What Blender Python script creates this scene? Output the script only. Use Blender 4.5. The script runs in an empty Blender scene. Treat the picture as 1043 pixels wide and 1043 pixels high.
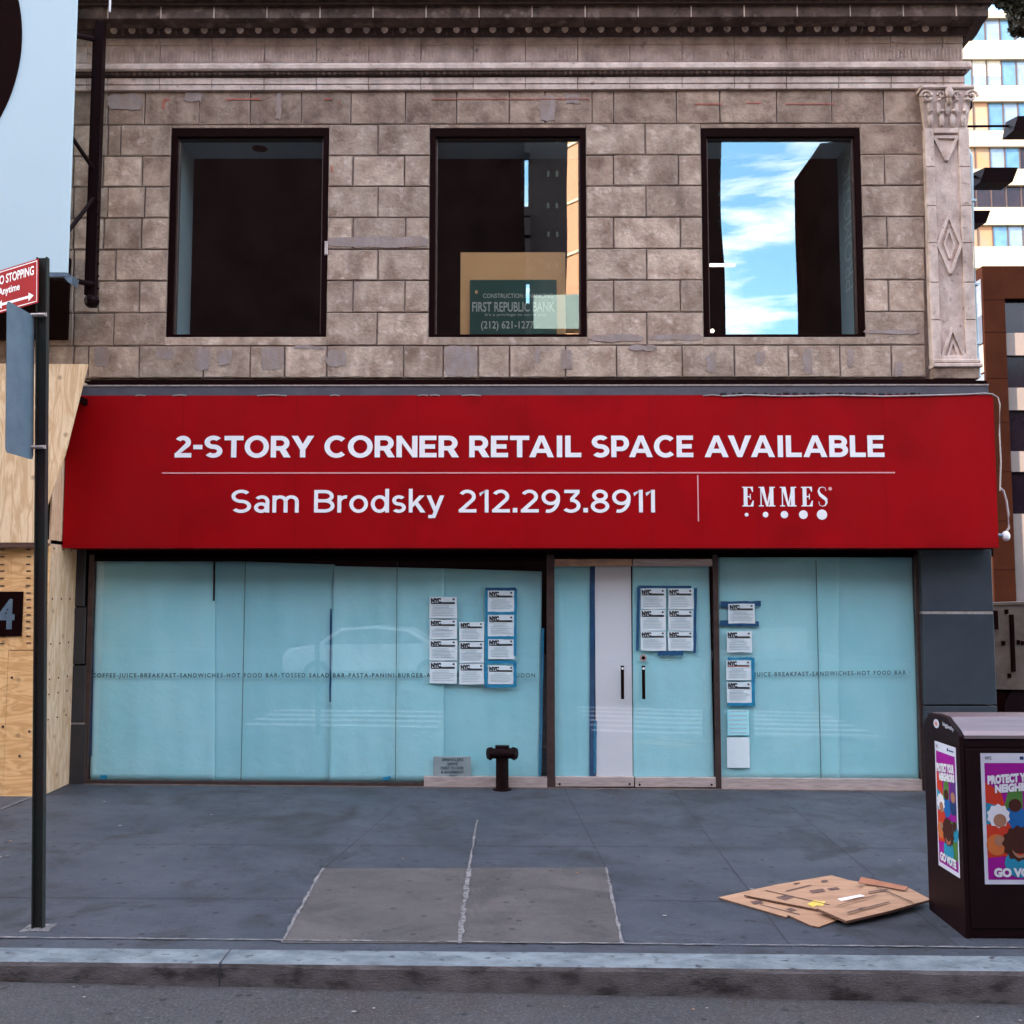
import bpy, bmesh, math, random
from mathutils import Vector, Matrix, Euler
random.seed(7)
SC = bpy.context.scene
COL = SC.collection
R = math.radians
W0 = 1043.0
F = 1075.0
# ------------------------------------------------------------------ camera
CAM = Vector((0.0, -11.7, 2.07))
PITCH = math.atan((610 - 521.5) / F)
YAW = math.atan(5.5 / F)
cd = bpy.data.cameras.new("camera")
cam = bpy.data.objects.new("camera", cd)
COL.objects.link(cam)
cam.location = CAM
cam.rotation_euler = Euler((math.pi / 2 + PITCH, 0, YAW), 'XYZ')
cd.sensor_width = 36.0
cd.lens = 36.0 * F / W0
cd.clip_end = 2000
SC.camera = cam
ROT = cam.rotation_euler.to_matrix()


def ray(px, py):
    return (ROT @ Vector(((px - 521.5) / F, -(py - 521.5) / F, -1.0))).normalized()


def at(px, py, Y=0.0):
    d = ray(px, py)
    t = (Y - CAM.y) / d.y
    p = CAM + d * t
    return p.x, p.z


# pavement plane z = GA + GB*x + GC*y
GC = 0.0186
_xl, _zl = at(90, 798, 0)
_xr, _zr = at(943, 805, 0)
GB = (_zr - _zl) / (_xr - _xl)
GA = _zl - GB * _xl


def gz(x, y):
    return GA + GB * x + GC * y


def ground(px, py, dz=0.0):
    d = ray(px, py)
    # CAM.z + t dz = GA+dz0 + GB(x) + GC(y)
    t = (GA + dz + GB * CAM.x + GC * CAM.y - CAM.z) / (d.z - GB * d.x - GC * d.y)
    p = CAM + d * t
    return Vector((p.x, p.y, p.z))


def rect(x0, y0, x1, y1, Y=0.0):
    """pixel rectangle -> world x0,x1,z0,z1 on the plane y=Y"""
    my, mx = (y0 + y1) / 2, (x0 + x1) / 2
    a = at(x0, my, Y)[0]
    b = at(x1, my, Y)[0]
    t = at(mx, y0, Y)[1]
    c = at(mx, y1, Y)[1]
    return a, b, c, t


# ------------------------------------------------------------------ materials
def srgb(r, g, b):
    f = lambda c: (c / 255 / 12.92) if c / 255 <= 0.04045 else ((c / 255 + 0.055) / 1.055) ** 2.4
    return (f(r), f(g), f(b), 1)


def mat(name, c1, c2=None, scale=4.0, rough=0.7, bump=0.0, bscale=30.0, metal=0.0, spec=0.4, detail=6, stretch=None,
        contrast=(0.35, 0.65), island=0.0, c3=None, s3=25.0, t3=(0.6, 0.7), coat=0.0, rvar=0.0):
    m = bpy.data.materials.new(name)
    m.use_nodes = True
    nt = m.node_tree
    N, L = nt.nodes, nt.links
    b = N["Principled BSDF"]
    b.inputs["Roughness"].default_value = rough
    b.inputs["Metallic"].default_value = metal
    b.inputs["Specular IOR Level"].default_value = spec
    b.inputs["Coat Weight"].default_value = coat
    if len(c1) == 3: c1 = (*c1, 1)
    if c2 is None:
        c2 = tuple(v * 0.86 for v in c1[:3]) + (1,)
    if len(c2) == 3: c2 = (*c2, 1)
    tc = N.new("ShaderNodeTexCoord")
    vec = tc.outputs["Object"]
    if stretch:
        mp = N.new("ShaderNodeMapping")
        mp.inputs["Scale"].default_value = stretch
        L.new(vec, mp.inputs["Vector"])
        vec = mp.outputs["Vector"]
    n = N.new("ShaderNodeTexNoise")
    n.inputs["Scale"].default_value = scale
    n.inputs["Detail"].default_value = detail
    n.inputs["Roughness"].default_value = 0.62
    L.new(vec, n.inputs["Vector"])
    cr = N.new("ShaderNodeValToRGB")
    cr.color_ramp.elements[0].position = contrast[0]
    cr.color_ramp.elements[1].position = contrast[1]
    cr.color_ramp.elements[0].color = c1
    cr.color_ramp.elements[1].color = c2
    L.new(n.outputs["Fac"], cr.inputs["Fac"])
    out = cr.outputs["Color"]
    if c3 is not None:
        if len(c3) == 3: c3 = (*c3, 1)
        n3 = N.new("ShaderNodeTexNoise")
        n3.inputs["Scale"].default_value = s3
        n3.inputs["Detail"].default_value = 4
        L.new(vec, n3.inputs["Vector"])
        r3 = N.new("ShaderNodeValToRGB")
        r3.color_ramp.elements[0].position = t3[0]
        r3.color_ramp.elements[1].position = t3[1]
        L.new(n3.outputs["Fac"], r3.inputs["Fac"])
        mx = N.new("ShaderNodeMix")
        mx.data_type = 'RGBA'
        L.new(r3.outputs["Color"], mx.inputs["Factor"])
        L.new(out, mx.inputs["A"])
        mx.inputs["B"].default_value = c3
        out = mx.outputs["Result"]
    if island > 0:
        g = N.new("ShaderNodeNewGeometry")
        mr = N.new("ShaderNodeMapRange")
        mr.inputs["To Min"].default_value = 1 - island
        mr.inputs["To Max"].default_value = 1 + island
        L.new(g.outputs["Random Per Island"], mr.inputs["Value"])
        vm = N.new("ShaderNodeVectorMath")
        vm.operation = 'SCALE'
        L.new(out, vm.inputs[0])
        L.new(mr.outputs["Result"], vm.inputs["Scale"])
        out = vm.outputs["Vector"]
    L.new(out, b.inputs["Base Color"])
    if rvar > 0:
        mr = N.new("ShaderNodeMapRange")
        mr.inputs["To Min"].default_value = max(0, rough - rvar)
        mr.inputs["To Max"].default_value = min(1, rough + rvar)
        L.new(n.outputs["Fac"], mr.inputs["Value"])
        L.new(mr.outputs["Result"], b.inputs["Roughness"])
    if bump > 0:
        nb = N.new("ShaderNodeTexNoise")
        nb.inputs["Scale"].default_value = bscale
        nb.inputs["Detail"].default_value = 7
        nb.inputs["Roughness"].default_value = 0.65
        L.new(vec, nb.inputs["Vector"])
        bp = N.new("ShaderNodeBump")
        bp.inputs["Strength"].default_value = bump
        bp.inputs["Distance"].default_value = 0.02
        L.new(nb.outputs["Fac"], bp.inputs["Height"])
        L.new(bp.outputs["Normal"], b.inputs["Normal"])
    return m


def emis(name, c, s):
    m = bpy.data.materials.new(name)
    m.use_nodes = True
    b = m.node_tree.nodes["Principled BSDF"]
    b.inputs["Base Color"].default_value = c
    b.inputs["Emission Color"].default_value = c
    b.inputs["Emission Strength"].default_value = s
    return m


def glass(name, refl, tint, wav=0.0, f_edge=0.9, gtint=(1, 1, 1, 1)):
    m = bpy.data.materials.new(name)
    m.use_nodes = True
    nt = m.node_tree
    N, L = nt.nodes, nt.links
    for n in list(N):
        if n.type == 'BSDF_PRINCIPLED': N.remove(n)
    out = N["Material Output"]
    tr = N.new("ShaderNodeBsdfTransparent")
    tr.inputs["Color"].default_value = tint
    gl = N.new("ShaderNodeBsdfGlossy")
    gl.inputs["Roughness"].default_value = 0.0
    gl.inputs["Color"].default_value = gtint
    lw0 = N.new("ShaderNodeLayerWeight")
    lw0.inputs["Blend"].default_value = .5
    lw = N.new("ShaderNodeMath")
    lw.operation = 'POWER'
    lw.inputs[1].default_value = 4.5
    L.new(lw0.outputs["Facing"], lw.inputs[0])
    mr = N.new("ShaderNodeMapRange")
    mr.inputs["From Min"].default_value = 0.0
    mr.inputs["From Max"].default_value = 1.0
    mr.inputs["To Min"].default_value = refl
    mr.inputs["To Max"].default_value = f_edge
    L.new(lw.outputs[0], mr.inputs["Value"])
    mx = N.new("ShaderNodeMixShader")
    L.new(mr.outputs["Result"], mx.inputs["Fac"])
    L.new(tr.outputs["BSDF"], mx.inputs[1])
    L.new(gl.outputs["BSDF"], mx.inputs[2])
    if wav > 0:
        tc = N.new("ShaderNodeTexCoord")
        n = N.new("ShaderNodeTexNoise")
        n.inputs["Scale"].default_value = 0.9
        n.inputs["Detail"].default_value = 0
        bp = N.new("ShaderNodeBump")
        bp.inputs["Strength"].default_value = 1.0
        bp.inputs["Distance"].default_value = wav
        L.new(tc.outputs["Object"], n.inputs["Vector"])
        L.new(n.outputs["Fac"], bp.inputs["Height"])
        L.new(bp.outputs["Normal"], gl.inputs["Normal"])
    L.new(mx.outputs["Shader"], out.inputs["Surface"])
    return m


M = {}
M['stone'] = mat('stone', (.56, .43, .335), (.27, .18, .13), 3.6, .9, .9, 24, island=.20, c3=(.64, .50, .42), s3=8,
                 t3=(.56, .74), contrast=(.36, .66))
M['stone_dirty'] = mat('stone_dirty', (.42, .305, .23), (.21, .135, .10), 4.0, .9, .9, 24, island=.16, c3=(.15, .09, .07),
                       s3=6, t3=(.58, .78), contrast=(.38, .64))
M['arris'] = mat('stone_arris', (.30, .215, .17), (.42, .32, .255), 7, .95, .6, 40)
M['mortar'] = mat('mortar', (.12, .08, .065), (.22, .165, .135), 12, .95, .3, 60)
M['cement'] = mat('cement', (.37, .305, .285), (.28, .225, .21), 6, .9, .4, 40)
M['redmark'] = mat('red_crayon', (.42, .07, .05), (.46, .20, .15), 60, .9)
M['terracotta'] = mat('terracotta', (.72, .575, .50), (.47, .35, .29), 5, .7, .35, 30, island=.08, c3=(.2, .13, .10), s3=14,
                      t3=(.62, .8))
M['terracotta_shaded'] = mat('terracotta_shaded', (.10, .058, .045), (.055, .032, .027), 10, .8, .5, 30)  # terracotta copy with soffit and moulding shade put into its colour
M['cornice_shaded_brown'] = mat('cornice_shaded_brown', (.13, .08, .06), (.04, .021, .016), 5, .8, .6, 20, c3=(.26, .19, .15), s3=7,
                         t3=(.55, .75))  # brown cornice fascia with its shadow put into the colour
M['frame'] = mat('dark_frame', (.007, .001, .001), (.010, .002, .002), 10, .6, .05, 40, spec=.04)
M['frame_brown'] = mat('bronze_frame', (.085, .052, .045), (.055, .033, .030), 12, .42, .05, 40, metal=.3)
M['steel'] = mat('brushed_steel', (.60, .49, .45), (.40, .32, .295), 5, .45, .08, 90, metal=.25, stretch=(1, 1, 8),
                 rvar=.1)
M['steel_orange'] = mat('orange_rail', (.60, .36, .23), (.42, .25, .17), 7, .5, .1, 90, metal=.2)  # orange-toned metal for the left door's upper rail
M['liner'] = mat('window_liner', (.50, .62, .66), (.44, .56, .60), 3, .7)
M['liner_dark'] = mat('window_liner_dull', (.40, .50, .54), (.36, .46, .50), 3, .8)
M['liner_text'] = mat('faint_letter', (.62, .74, .76), None, 3, .8)
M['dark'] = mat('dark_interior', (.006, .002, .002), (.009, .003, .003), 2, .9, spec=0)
M['paper_cyan'] = mat('cyan_paper', (.40, .84, .88), (.46, .87, .91), 2.2, .6, .7, 3.0, detail=3)
M['paper_cyan_b'] = mat('cyan_paper_dull', (.35, .77, .82), (.41, .81, .86), 1.6, .6, .7, 2.5, detail=3)
M['paper_white'] = mat('white_board', (.90, .89, .90), (.91, .90, .91), 2, .7, .05, 10)
M['notice'] = mat('notice_paper', (.70, .80, .82), (.76, .84, .86), 9, .75, .25, 14)
M['notice_line'] = mat('notice_small_print', (.40, .50, .53), (.52, .62, .65), 60, .8)
M['ink'] = mat('black_ink', (.012, .014, .018), None, 5, .6)
M['ink_grey'] = mat('grey_lettering', (.04, .07, .08), (.08, .12, .135), 30, .6)
M['tape'] = mat('blue_tape', (.008, .17, .32), (.012, .25, .42), 14, .65, .1, 60)
M['tape_dark'] = mat('dark_blue_tape', (.008, .055, .15), (.01, .09, .20), 14, .65, .1, 60)
M['slate'] = mat('slate_panel', (.026, .036, .048), (.038, .049, .062), 2.0, .5, .12, 30, rvar=.1)
M['slate_dark'] = mat('charcoal_tile', (.026, .024, .028), (.036, .034, .038), 3, .5, .12, 30)
M['joint_light'] = mat('light_joint', (.40, .36, .33), (.26, .22, .20), 20, .7)
M['red'] = mat('red_vinyl', (.36, .0006, .004), (.31, .0005, .003), .9, .5, .10, 2.2, spec=.10, detail=4, c3=(.24, .0005, .003), s3=1.3, t3=(.55, .8))
M['red_seam'] = mat('red_vinyl_seam', (.28, .0008, .004), (.24, .0006, .003), 3, .6, spec=.1)
M['white'] = mat('white_vinyl', (.90, .87, .87), (.88, .85, .86), 4, .5)
M['pinkish'] = mat('faded_vinyl', (.78, .36, .36), (.72, .32, .32), 6, .5)
M['flashing'] = mat('grey_flashing', (.085, .092, .112), (.060, .065, .082), 4, .5, .1, 20)
M['cable'] = mat('pale_cable', (.45, .40, .38), (.36, .3, .29), 20, .6)
M['sidewalk'] = None
M['asphalt'] = None
M['kerb'] = None
M['ply'] = None
M['black'] = mat('black_paint', (.008, .002, .003), (.011, .003, .004), 6, .5, .05, 40, spec=.09)
M['iron'] = mat('cast_iron', (.007, .002, .002), (.012, .004, .004), 20, .6, .3, 60, spec=.08)
M['pole_green'] = mat('green_pole_paint', (.012, .018, .014), (.018, .010, .010), 3, .5, .1, 50, stretch=(1, 1, .6))
M['galv'] = mat('galvanised_back', (.17, .23, .29), (.12, .165, .22), 5, .42, .05, 60, metal=.5, c3=(.3, .36, .42), s3=70,
                t3=(.68, .72))
M['bluewhite'] = mat('pale_blue_panel', (.54, .68, .73), (.56, .70, .75), 1.2, .6, spec=.1)
M['maroon_dark'] = mat('maroon_black', (.007, .001, .001), (.010, .002, .002), 5, .7, spec=.03)
M['tan'] = mat('tan_board', (.90, .50, .22), (.84, .46, .19), 5, .7)
M['green'] = mat('green_board', (.010, .075, .058), (.013, .09, .07), 3, .5)
M['goldtext'] = mat('cream_lettering', (.55, .60, .52), None, 4, .6)
M['card'] = mat('cardboard', (.46, .265, .155), (.36, .20, .115), 3.5, .8, .12, 40, stretch=(1, 4, 1), c3=(.36, .20, .12), s3=8,
                t3=(.62, .8))
M['card_red'] = mat('cardboard_inner', (.38, .16, .09), (.32, .13, .07), 6, .85)
M['card_edge'] = mat('cardboard_edge', (.07, .03, .02), (.14, .07, .045), 60, .9)
M['yellow'] = mat('yellow_label', (.75, .58, .12), (.65, .42, .06), 40, .7)
M['lid_steel'] = mat('bin_lid_steel', (.26, .21, .215), (.20, .16, .17), 3, .38, .06, 60, metal=.7, stretch=(.3, 6, 1), rvar=.08)
M['cream'] = mat('cream_cladding', (.36, .30, .22), (.33, .28, .21), .4, .8)
M['granite'] = mat('red_granite', (.022, .0065, .0035), (.016, .0045, .0025), 1.2, .8, .05, 8, spec=.03)
M['beige'] = mat('beige_spandrel', (.22, .17, .15), (.19, .15, .13), 1, .7)
M['win_dark'] = mat('dark_glass', (.012, .006, .010), (.02, .01, .014), 1, .15)
M['skip'] = mat('weathered_beige_metal', (.165, .125, .100), (.10, .072, .058), 2.5, .7, .3, 10)
M['concrete_dark'] = mat('street_building_brown', (.075, .040, .034), (.055, .030, .026), 1, .8)
M['tape_edge'] = M['tape']


def weather(m, dark, sc, lo, hi, amt):
    N, L = m.node_tree.nodes, m.node_tree.links
    b = N["Principled BSDF"]
    src = b.inputs["Base Color"].links[0].from_socket
    tc = N.new("ShaderNodeTexCoord")
    mp = N.new("ShaderNodeMapping")
    mp.inputs["Scale"].default_value = (1.6, 1, .55)
    L.new(tc.outputs["Object"], mp.inputs["Vector"])
    n = N.new("ShaderNodeTexNoise")
    n.inputs["Scale"].default_value = sc
    n.inputs["Detail"].default_value = 8
    n.inputs["Roughness"].default_value = .68
    n.inputs["Distortion"].default_value = .5
    L.new(mp.outputs["Vector"], n.inputs["Vector"])
    r_ = N.new("ShaderNodeValToRGB")
    r_.color_ramp.elements[0].position = lo
    r_.color_ramp.elements[1].position = hi
    r_.color_ramp.elements[1].color = (amt, amt, amt, 1)
    L.new(n.outputs["Fac"], r_.inputs["Fac"])
    x = N.new("ShaderNodeMix")
    x.data_type = 'RGBA'
    L.new(r_.outputs["Color"], x.inputs["Factor"])
    L.new(src, x.inputs["A"])
    x.inputs["B"].default_value = dark
    L.new(x.outputs["Result"], b.inputs["Base Color"])


for k_ in ('stone', 'stone_dirty', 'terracotta', 'cornice_shaded_brown', 'arris'):
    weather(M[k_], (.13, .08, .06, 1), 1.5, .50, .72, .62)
weather(M['cement'], (.30, .21, .165, 1), 6, .42, .62, .8)
weather(M['red'], (.22, .006, .006, 1), .8, .50, .80, .5)


def winmat(name, c, rough=.12, metal=.35):
    return mat(name, c, tuple(v * .8 for v in c), 1.3, rough, metal=metal, spec=.6, detail=1)


M['pane_sky_refl'] = winmat('sky_reflection_pane', (.10, .20, .30))  # sky reflection put into the pane colour
M['pane_pale'] = winmat('pale_pane', (.20, .25, .32))
M['pane_blind'] = mat('blind_pane', (.45, .42, .38), None, 1, .6)
M['pane_orange_refl'] = mat('orange_reflection_pane', (.34, .15, .07), (.22, .15, .10), .8, .5, detail=2)  # reflection of sunlit buildings put into the pane colour
M['pane_mixed_refl'] = mat('mixed_reflection_pane', (.19, .20, .15), (.36, .17, .09), .6, .5, detail=3)  # mixed building reflections put into the pane colour
M['glass_up'] = glass('upper_window_glass', .17, (.97, .98, .97, 1), wav=.0025, gtint=(.78, .97, 1, 1))
M['glass_shop'] = glass('shop_glass', .05, (.985, .995, .995, 1), wav=.0012, f_edge=.8)
M['acrylic'] = mat('grey_acrylic', (.30, .36, .36), (.25, .31, .32), 8, .4)


def nodes_of(m):
    return m.node_tree.nodes, m.node_tree.links, m.node_tree.nodes["Principled BSDF"]


def ramp(N, L, src, p0, p1, c0, c1):
    r = N.new("ShaderNodeValToRGB")
    r.color_ramp.elements[0].position = p0
    r.color_ramp.elements[1].position = p1
    r.color_ramp.elements[0].color = c0
    r.color_ramp.elements[1].color = c1
    L.new(src, r.inputs["Fac"])
    return r.outputs["Color"]


def noise(N, L, vec, s, d=5, r=.6, dist=0):
    n = N.new("ShaderNodeTexNoise")
    n.inputs["Scale"].default_value = s
    n.inputs["Detail"].default_value = d
    n.inputs["Roughness"].default_value = r
    n.inputs["Distortion"].default_value = dist
    L.new(vec, n.inputs["Vector"])
    return n.outputs["Fac"]


def mix(N, L, fac, a, b, mode='MIX'):
    m = N.new("ShaderNodeMix")
    m.data_type = 'RGBA'
    m.blend_type = mode
    if isinstance(fac, float):
        m.inputs["Factor"].default_value = fac
    else:
        L.new(fac, m.inputs["Factor"])
    for k, v in (("A", a), ("B", b)):
        if isinstance(v, tuple):
            m.inputs[k].default_value = v
        else:
            L.new(v, m.inputs[k])
    return m.outputs["Result"]


def paving(name, base, var, stain, speck, dark, rough=.72, grit=0):
    m = bpy.data.materials.new(name)
    m.use_nodes = True
    N, L, b = nodes_of(m)
    tc = N.new("ShaderNodeTexCoord")
    v = tc.outputs["Object"]
    c = ramp(N, L, noise(N, L, v, .9, 8, .7), .36, .64, base, var)
    c = mix(N, L, ramp(N, L, noise(N, L, v, 1.5, 7, .7, .8), .50, .64, (0, 0, 0, 1), (1, 1, 1, 1)), c, stain)
    if grit:
        c = mix(N, L, ramp(N, L, noise(N, L, v, 55, 4, .8), .52, .66, (0, 0, 0, 1), (.8, .8, .8, 1)), c, speck)
        c = mix(N, L, ramp(N, L, noise(N, L, v, 38, 4, .8), .54, .66, (0, 0, 0, 1), (.9, .9, .9, 1)), c, dark)
    # fine grit
    c = mix(N, L, ramp(N, L, noise(N, L, v, 120, 3, .7), .60, .72, (0, 0, 0, 1), (.55, .55, .55, 1)), c, speck)
    c = mix(N, L, ramp(N, L, noise(N, L, v, 45, 4, .7), .60, .70, (0, 0, 0, 1), (.75, .75, .75, 1)), c, dark)
    # gum spots
    vo = N.new("ShaderNodeTexVoronoi")
    vo.voronoi_dimensions = '2D'
    vo.inputs["Scale"].default_value = 2.6
    L.new(v, vo.inputs["Vector"])
    g = ramp(N, L, vo.outputs["Distance"], .045, .062, (.85, .85, .85, 1), (0, 0, 0, 1))
    c = mix(N, L, g, c, dark)
    vo2 = N.new("ShaderNodeTexVoronoi")
    vo2.voronoi_dimensions = '2D'
    vo2.inputs["Scale"].default_value = 7.3
    L.new(v, vo2.inputs["Vector"])
    pick = ramp(N, L, noise(N, L, v, 1.7, 2), .50, .56, (0, 0, 0, 1), (1, 1, 1, 1))
    g2 = ramp(N, L, vo2.outputs["Distance"], .06, .09, (.7, .7, .7, 1), (0, 0, 0, 1))
    g2 = mix(N, L, 1.0, g2, pick, 'MULTIPLY')
    c = mix(N, L, g2, c, dark)
    # long scuffs running along the street
    mps = N.new("ShaderNodeMapping")
    mps.inputs["Scale"].default_value = (1.2, 9, 1)
    L.new(v, mps.inputs["Vector"])
    c = mix(N, L, ramp(N, L, noise(N, L, mps.outputs["Vector"], 2.2, 6, .7), .56, .74, (0, 0, 0, 1), (.6, .6, .6, 1)), c, stain)
    c = mix(N, L, ramp(N, L, noise(N, L, mps.outputs["Vector"], 3.1, 6, .75), .60, .76, (0, 0, 0, 1), (.45, .45, .45, 1)), c, speck)
    L.new(c, b.inputs["Base Color"])
    mr = N.new("ShaderNodeMapRange")
    mr.inputs["To Min"].default_value = rough - .2
    mr.inputs["To Max"].default_value = rough + .16
    L.new(noise(N, L, v, 3, 5), mr.inputs["Value"])
    L.new(mr.outputs["Result"], b.inputs["Roughness"])
    bp = N.new("ShaderNodeBump")
    bp.inputs["Strength"].default_value = .5
    bp.inputs["Distance"].default_value = .01
    L.new(noise(N, L, v, 70, 6, .7), bp.inputs["Height"])
    L.new(bp.outputs["Normal"], b.inputs["Normal"])
    return m


M['sidewalk'] = paving('sidewalk_concrete', (.028, .035, .048, 1), (.054, .060, .074, 1), (.022, .024, .029, 1),
                       (.17, .175, .19, 1), (.012, .012, .016, 1))
M['patch'] = paving('patch_concrete', (.098, .084, .080, 1), (.062, .055, .054, 1), (.050, .045, .045, 1),
                    (.19, .17, .16, 1), (.030, .025, .024, 1))
M['asphalt'] = paving('asphalt_road', (.030, .029, .032, 1), (.052, .048, .050, 1), (.040, .030, .028, 1),
                      (.12, .115, .115, 1), (.010, .010, .012, 1), .85, 1)
M['kerb_top'] = mat('kerb_worn_lit_top', (.21, .24, .255), (.11, .13, .145), 6, .75, .5, 60, spec=.2, c3=(.05, .048, .052), s3=16,
                    t3=(.60, .72), stretch=(.8, 1.3, 1))  # worn top with the edge highlight put into its pale blue
M['kerb_face'] = mat('kerb_face', (.135, .115, .115), (.055, .045, .045), 5, .85, .6, 60, c3=(.020, .012, .011), s3=5,
                     t3=(.56, .70), stretch=(.8, 1, 1.6))
M['seam'] = mat('pale_seam', (.24, .225, .22), (.085, .082, .085), 25, .9, .3, 60)
M['groove'] = mat('dark_groove', (.028, .028, .034), (.05, .05, .058), 12, .95)
M['stripe'] = mat('road_paint', (.70, .70, .68), (.45, .45, .44), 6, .7)


def plywood(name, tone, dirt, horiz=True):
    m = bpy.data.materials.new(name)
    m.use_nodes = True
    N, L, b = nodes_of(m)
    tc = N.new("ShaderNodeTexCoord")
    mp = N.new("ShaderNodeMapping")
    mp.inputs["Scale"].default_value = (1.0, 1.0, 4.5) if horiz else (6, 6, .9)
    L.new(tc.outputs["Object"], mp.inputs["Vector"])
    v = mp.outputs["Vector"]
    w = noise(N, L, v, 1.6, 3, .5, 1.2)
    mt = N.new("ShaderNodeMath")
    mt.operation = 'MULTIPLY'
    mt.inputs[1].default_value = 9.0
    L.new(w, mt.inputs[0])
    fr = N.new("ShaderNodeMath")
    fr.operation = 'PINGPONG'
    fr.inputs[1].default_value = 1
    L.new(mt.outputs[0], fr.inputs[0])
    c = ramp(N, L, fr.outputs[0], .1, .95, tone, (tone[0] * .78, tone[1] * .66, tone[2] * .55, 1))
    c = mix(N, L, ramp(N, L, noise(N, L, v, 5, 6, .7), .5, .75, (0, 0, 0, 1), (.7, .7, .7, 1)), c, dirt)
    kn = N.new("ShaderNodeTexVoronoi")
    kn.voronoi_dimensions = '2D'
    kn.inputs["Scale"].default_value = 2.1
    sx = N.new("ShaderNodeSeparateXYZ")
    cx = N.new("ShaderNodeCombineXYZ")
    sc3 = N.new("ShaderNodeMath")
    sc3.operation = 'ADD'
    L.new(tc.outputs["Object"], sx.inputs[0])
    L.new(sx.outputs["X"], sc3.inputs[0])
    L.new(sx.outputs["Y"], sc3.inputs[1])
    L.new(sc3.outputs[0], cx.inputs["X"])
    L.new(sx.outputs["Z"], cx.inputs["Y"])
    L.new(cx.outputs[0], kn.inputs["Vector"])
    c = mix(N, L, ramp(N, L, kn.outputs["Distance"], .02, .07, (.55, .55, .55, 1), (0, 0, 0, 1)), c, (.20, .08, .03, 1))
    L.new(c, b.inputs["Base Color"])
    b.inputs["Roughness"].default_value = .75
    bp = N.new("ShaderNodeBump")
    bp.inputs["Strength"].default_value = .25
    bp.inputs["Distance"].default_value = .01
    L.new(noise(N, L, v, 25, 5), bp.inputs["Height"])
    L.new(bp.outputs["Normal"], b.inputs["Normal"])
    return m


M['ply'] = plywood('plywood_orange', (.92, .55, .24, 1), (.78, .40, .14, 1))
M['ply_pale'] = plywood('plywood_pale', (.92, .67, .41, 1), (.82, .50, .26, 1), False)
M['ply_side'] = plywood('plywood_side', (.76, .54, .36, 1), (.58, .37, .22, 1), False)


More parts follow.
